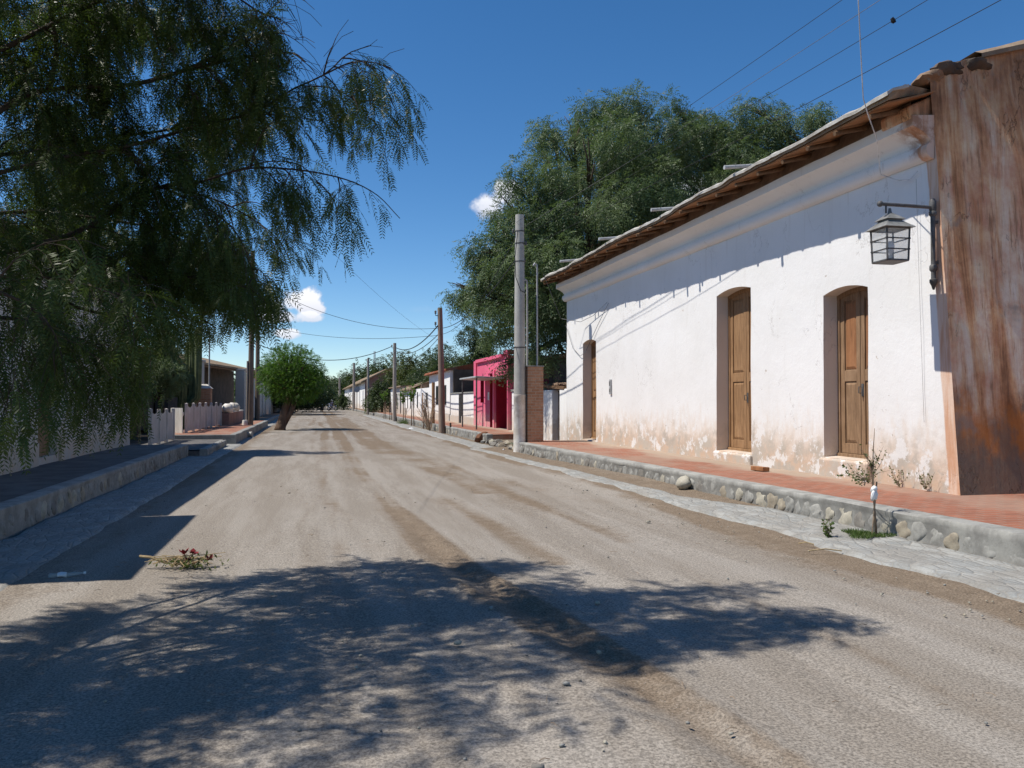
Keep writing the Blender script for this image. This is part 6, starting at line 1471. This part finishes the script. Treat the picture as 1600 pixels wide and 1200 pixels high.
# ------------------------------------------------------------------ riders far down the street
def person(lab, loc, rot, shirt, helmet):
    o = thing('person', lab, 'person', (0, 0, 0), 'motorcycle riders far down the street')
    me = bpy.data.meshes.new('body'); V = []; E = []; RAD = []
    def p(x, y, z, r): V.append((x, y, z)); RAD.append(r); return len(V) - 1
    def chain(start, pts):
        a = start
        for q in pts: b = p(*q); E.append((a, b)); a = b
        return a
    pel = p(0, 0, .82, .15); chest = chain(pel, [(0, -.03, 1.0, .15), (0, -.06, 1.22, .17)]); chain(chest, [(0, -.08, 1.38, .07), (0, -.10, 1.48, .09), (0, -.11, 1.60, .095)])
    for s in (-1, 1):
        chain(pel, [(s*.12, -.05, .80, .10), (s*.19, -.42, .74, .075), (s*.18, -.33, .34, .05), (s*.18, -.45, .27, .04)])
        wr = chain(chest, [(s*.19, -.05, 1.30, .07), (s*.28, -.22, 1.10, .05), (s*.30, -.46, 1.04, .035), (s*.30, -.53, 1.04, .030)])
        for k in range(5): chain(wr, [(s*(.27 + .018*k), -.56, 1.045 - (.02 if k == 0 else 0), .010), (s*(.27 + .018*k), -.585, 1.02, .008)])
    me.from_pydata(V, E, []); b = bpy.data.objects.new('body', me); col.objects.link(b); b.parent = o; me.materials.append(M['skin'])
    sk = b.modifiers.new('skin', 'SKIN')
    if not me.skin_vertices: me.skin_vertices.new() if hasattr(me.skin_vertices, 'new') else None
    sl_ = me.skin_vertices[0].data
    for i, r in enumerate(RAD): sl_[i].radius = (r, r)
    sl_[pel].use_root = True
    b.modifiers.new('sub', 'SUBSURF').levels = 1
    ROOT[o.name] = Vector((0, 0, 0))
    s = MB(); s.tube([(0, 0, .78), (0, -.03, 1.0), (0, -.06, 1.22), (0, -.07, 1.36)], [.185, .175, .205, .11], 14)
    for q in (-1, 1): s.tube([(q*.16, -.05, 1.31), (q*.20, -.08, 1.28), (q*.285, -.22, 1.10), (q*.30, -.40, 1.05)], [.095, .085, .07, .055], 10)
    s.build('jacket', M[shirt], o, smooth=True)
    s = MB()
    for q in (-1, 1): s.tube([(q*.06, 0, .82), (q*.13, -.06, .80), (q*.19, -.42, .74), (q*.185, -.40, .66), (q*.18, -.33, .36)], [.13, .12, .095, .085, .065], 10)
    s.build('trousers', M['navy'], o, smooth=True)
    s = MB(); s.blob((0, -.10, 1.60), (.135, .15, .15), 1, 2, 0); s.build('helmet', M[helmet], o, smooth=True)
    s = MB(); s.blob((0, -.205, 1.575), (.085, .05, .06), 1, 2, 0); s.build('visor', M['darkglass'], o, smooth=True)
    for q in (-1, 1): s = MB(); s.obox((q*.18, -.42, .26), (.09, .26, .09)); s.build('shoe', M['black'], o, bevel=.03)
    o.location = loc; o.rotation_euler = (0, 0, rot); return o
def motorbike(lab, loc, rot, paint):
    o = thing('motorcycle', lab, 'motorcycle', (0, 0, 0), 'motorcycles far down the street')
    for y, nm in ((-.66, 'wheel'), (.62, 'wheel')):
        s = MB(); n = 24
        pts = [(0, y + .27 * math.cos(6.2832 * i / n), .31 + .27 * math.sin(6.2832 * i / n)) for i in range(n + 1)]; s.tube(pts, .05, 8); wl = s.build('wheel', M['black'], o, smooth=True)
        s = MB(); s.tube([(-.07, y, .31), (.07, y, .31)], .05, 10)
        for i in range(9): s.tube([(0, y, .31), (0, y + .25 * math.cos(i * .698), .31 + .25 * math.sin(i * .698))], .008, 4)
        s.build('rim', M['chrome'], wl)
    s = MB(); s.tube([(0, -.45, .92), (0, -.28, .80), (0, .1, .55), (0, .55, .50), (0, .62, .33)], [.03, .04, .05, .04, .03], 8); s.blob((0, 0, .42), (.14, .2, .17), 2, 2, .1)
    for q in (-1, 1): s.tube([(q*.08, -.66, .31), (q*.08, -.50, .85)], .025, 7); s.tube([(q*.15, .1, .3), (q*.17, .7, .36)], .04, 8)
    s.build('frame', M['chrome'], o, smooth=True)
    s = MB(); s.blob((0, -.18, .80), (.13, .26, .12), 3, 2, .05); s.blob((0, -.66, .62), (.07, .2, .05), 3, 2, 0); s.blob((0, .6, .72), (.10, .2, .07), 5, 2, 0); s.blob((0, -.5, .98), (.16, .09, .15), 6, 2, .05); s.build('bodywork', M[paint], o, smooth=True)
    s = MB(); s.blob((0, .25, .79), (.13, .36, .06), 4, 2, 0); s.build('seat', M['black'], o, smooth=True)
    s = MB(); s.tube([(-.36, -.50, 1.04), (-.2, -.46, 1.02), (0, -.48, .96), (.2, -.46, 1.02), (.36, -.50, 1.04)], .017, 7); s.build('handlebar', M['black'], o, smooth=True)
    s = MB(); s.blob((0, -.60, .98), (.09, .05, .09), 4, 2, 0); s.build('headlight', M['plastic_white'], o, smooth=True)
    for q in (-1, 1): s = MB(); s.tube([(q*.28, -.5, 1.05), (q*.34, -.52, 1.2)], .008, 5); s.blob((q*.36, -.53, 1.24), (.06, .02, .04), 4, 1, 0); s.build('mirror', M['black'], o)
    o.location = loc; o.rotation_euler = (0, 0, rot); return o
p1 = Vector(W(502.5, 642, 116)); p2 = Vector(W(519.5, 641, 124)); p1.z = p2.z = .03
motorbike('small dark motorcycle ridden towards us in mid-street', p1, R(8), 'black'); person('rider in a mauve jacket and dark helmet coming down mid-street', p1, R(8), 'violet', 'black')
motorbike('small blue motorcycle turning at the right side of the far street', p2, R(-55), 'bluepaint'); person('rider in navy clothes with a pale helmet at the right of the far street', p2, R(-55), 'navy', 'plastic_white')
ca = thing('parked_car', 'tiny white car standing far up the shaded end of the street', 'car', (0, 0, 0))
s = MB(); prof = [(-2.0,.35),(-2.05,.7),(-1.2,.9),(-.55,1.38),(.9,1.40),(1.6,.95),(2.05,.85),(2.05,.35)]
vs = [(x_, y_, z_) for x_ in (-.82, .82) for y_, z_ in prof]; k = len(prof); s.add(vs, [tuple(range(k)), tuple(reversed(range(k, 2*k)))] + [(i, i + k, (i+1) % k + k, (i+1) % k) for i in range(k)]); s.build('body', M['carpaint'], ca, bevel=.06)
s = MB(); s.add([(-.7,-1.17,.94),(.7,-1.17,.94),(.64,-.62,1.34),(-.64,-.62,1.34)], [(0,1,2,3)]); s.v = [(x_, y_ - .03, z_ + .03) for x_, y_, z_ in s.v]; s.build('windscreen', M['darkglass'], ca)
for x_ in (-.7, .7):
    for y_ in (-1.3, 1.3): s = MB(); s.tube([(x_ - .1, y_, .31), (x_ + .1, y_, .31)], .31, 16); s.build('wheel', M['black'], ca)
    s = MB(); s.blob((x_ * .85, -2.03, .66), (.14, .05, .09), 2, 2, 0); s.build('headlight', M['chrome'], ca, smooth=True)
p3 = Vector(W(509.5, 640, 205)); ca.location = (p3.x, p3.y, .02); ca.rotation_euler = (0, 0, R(6))
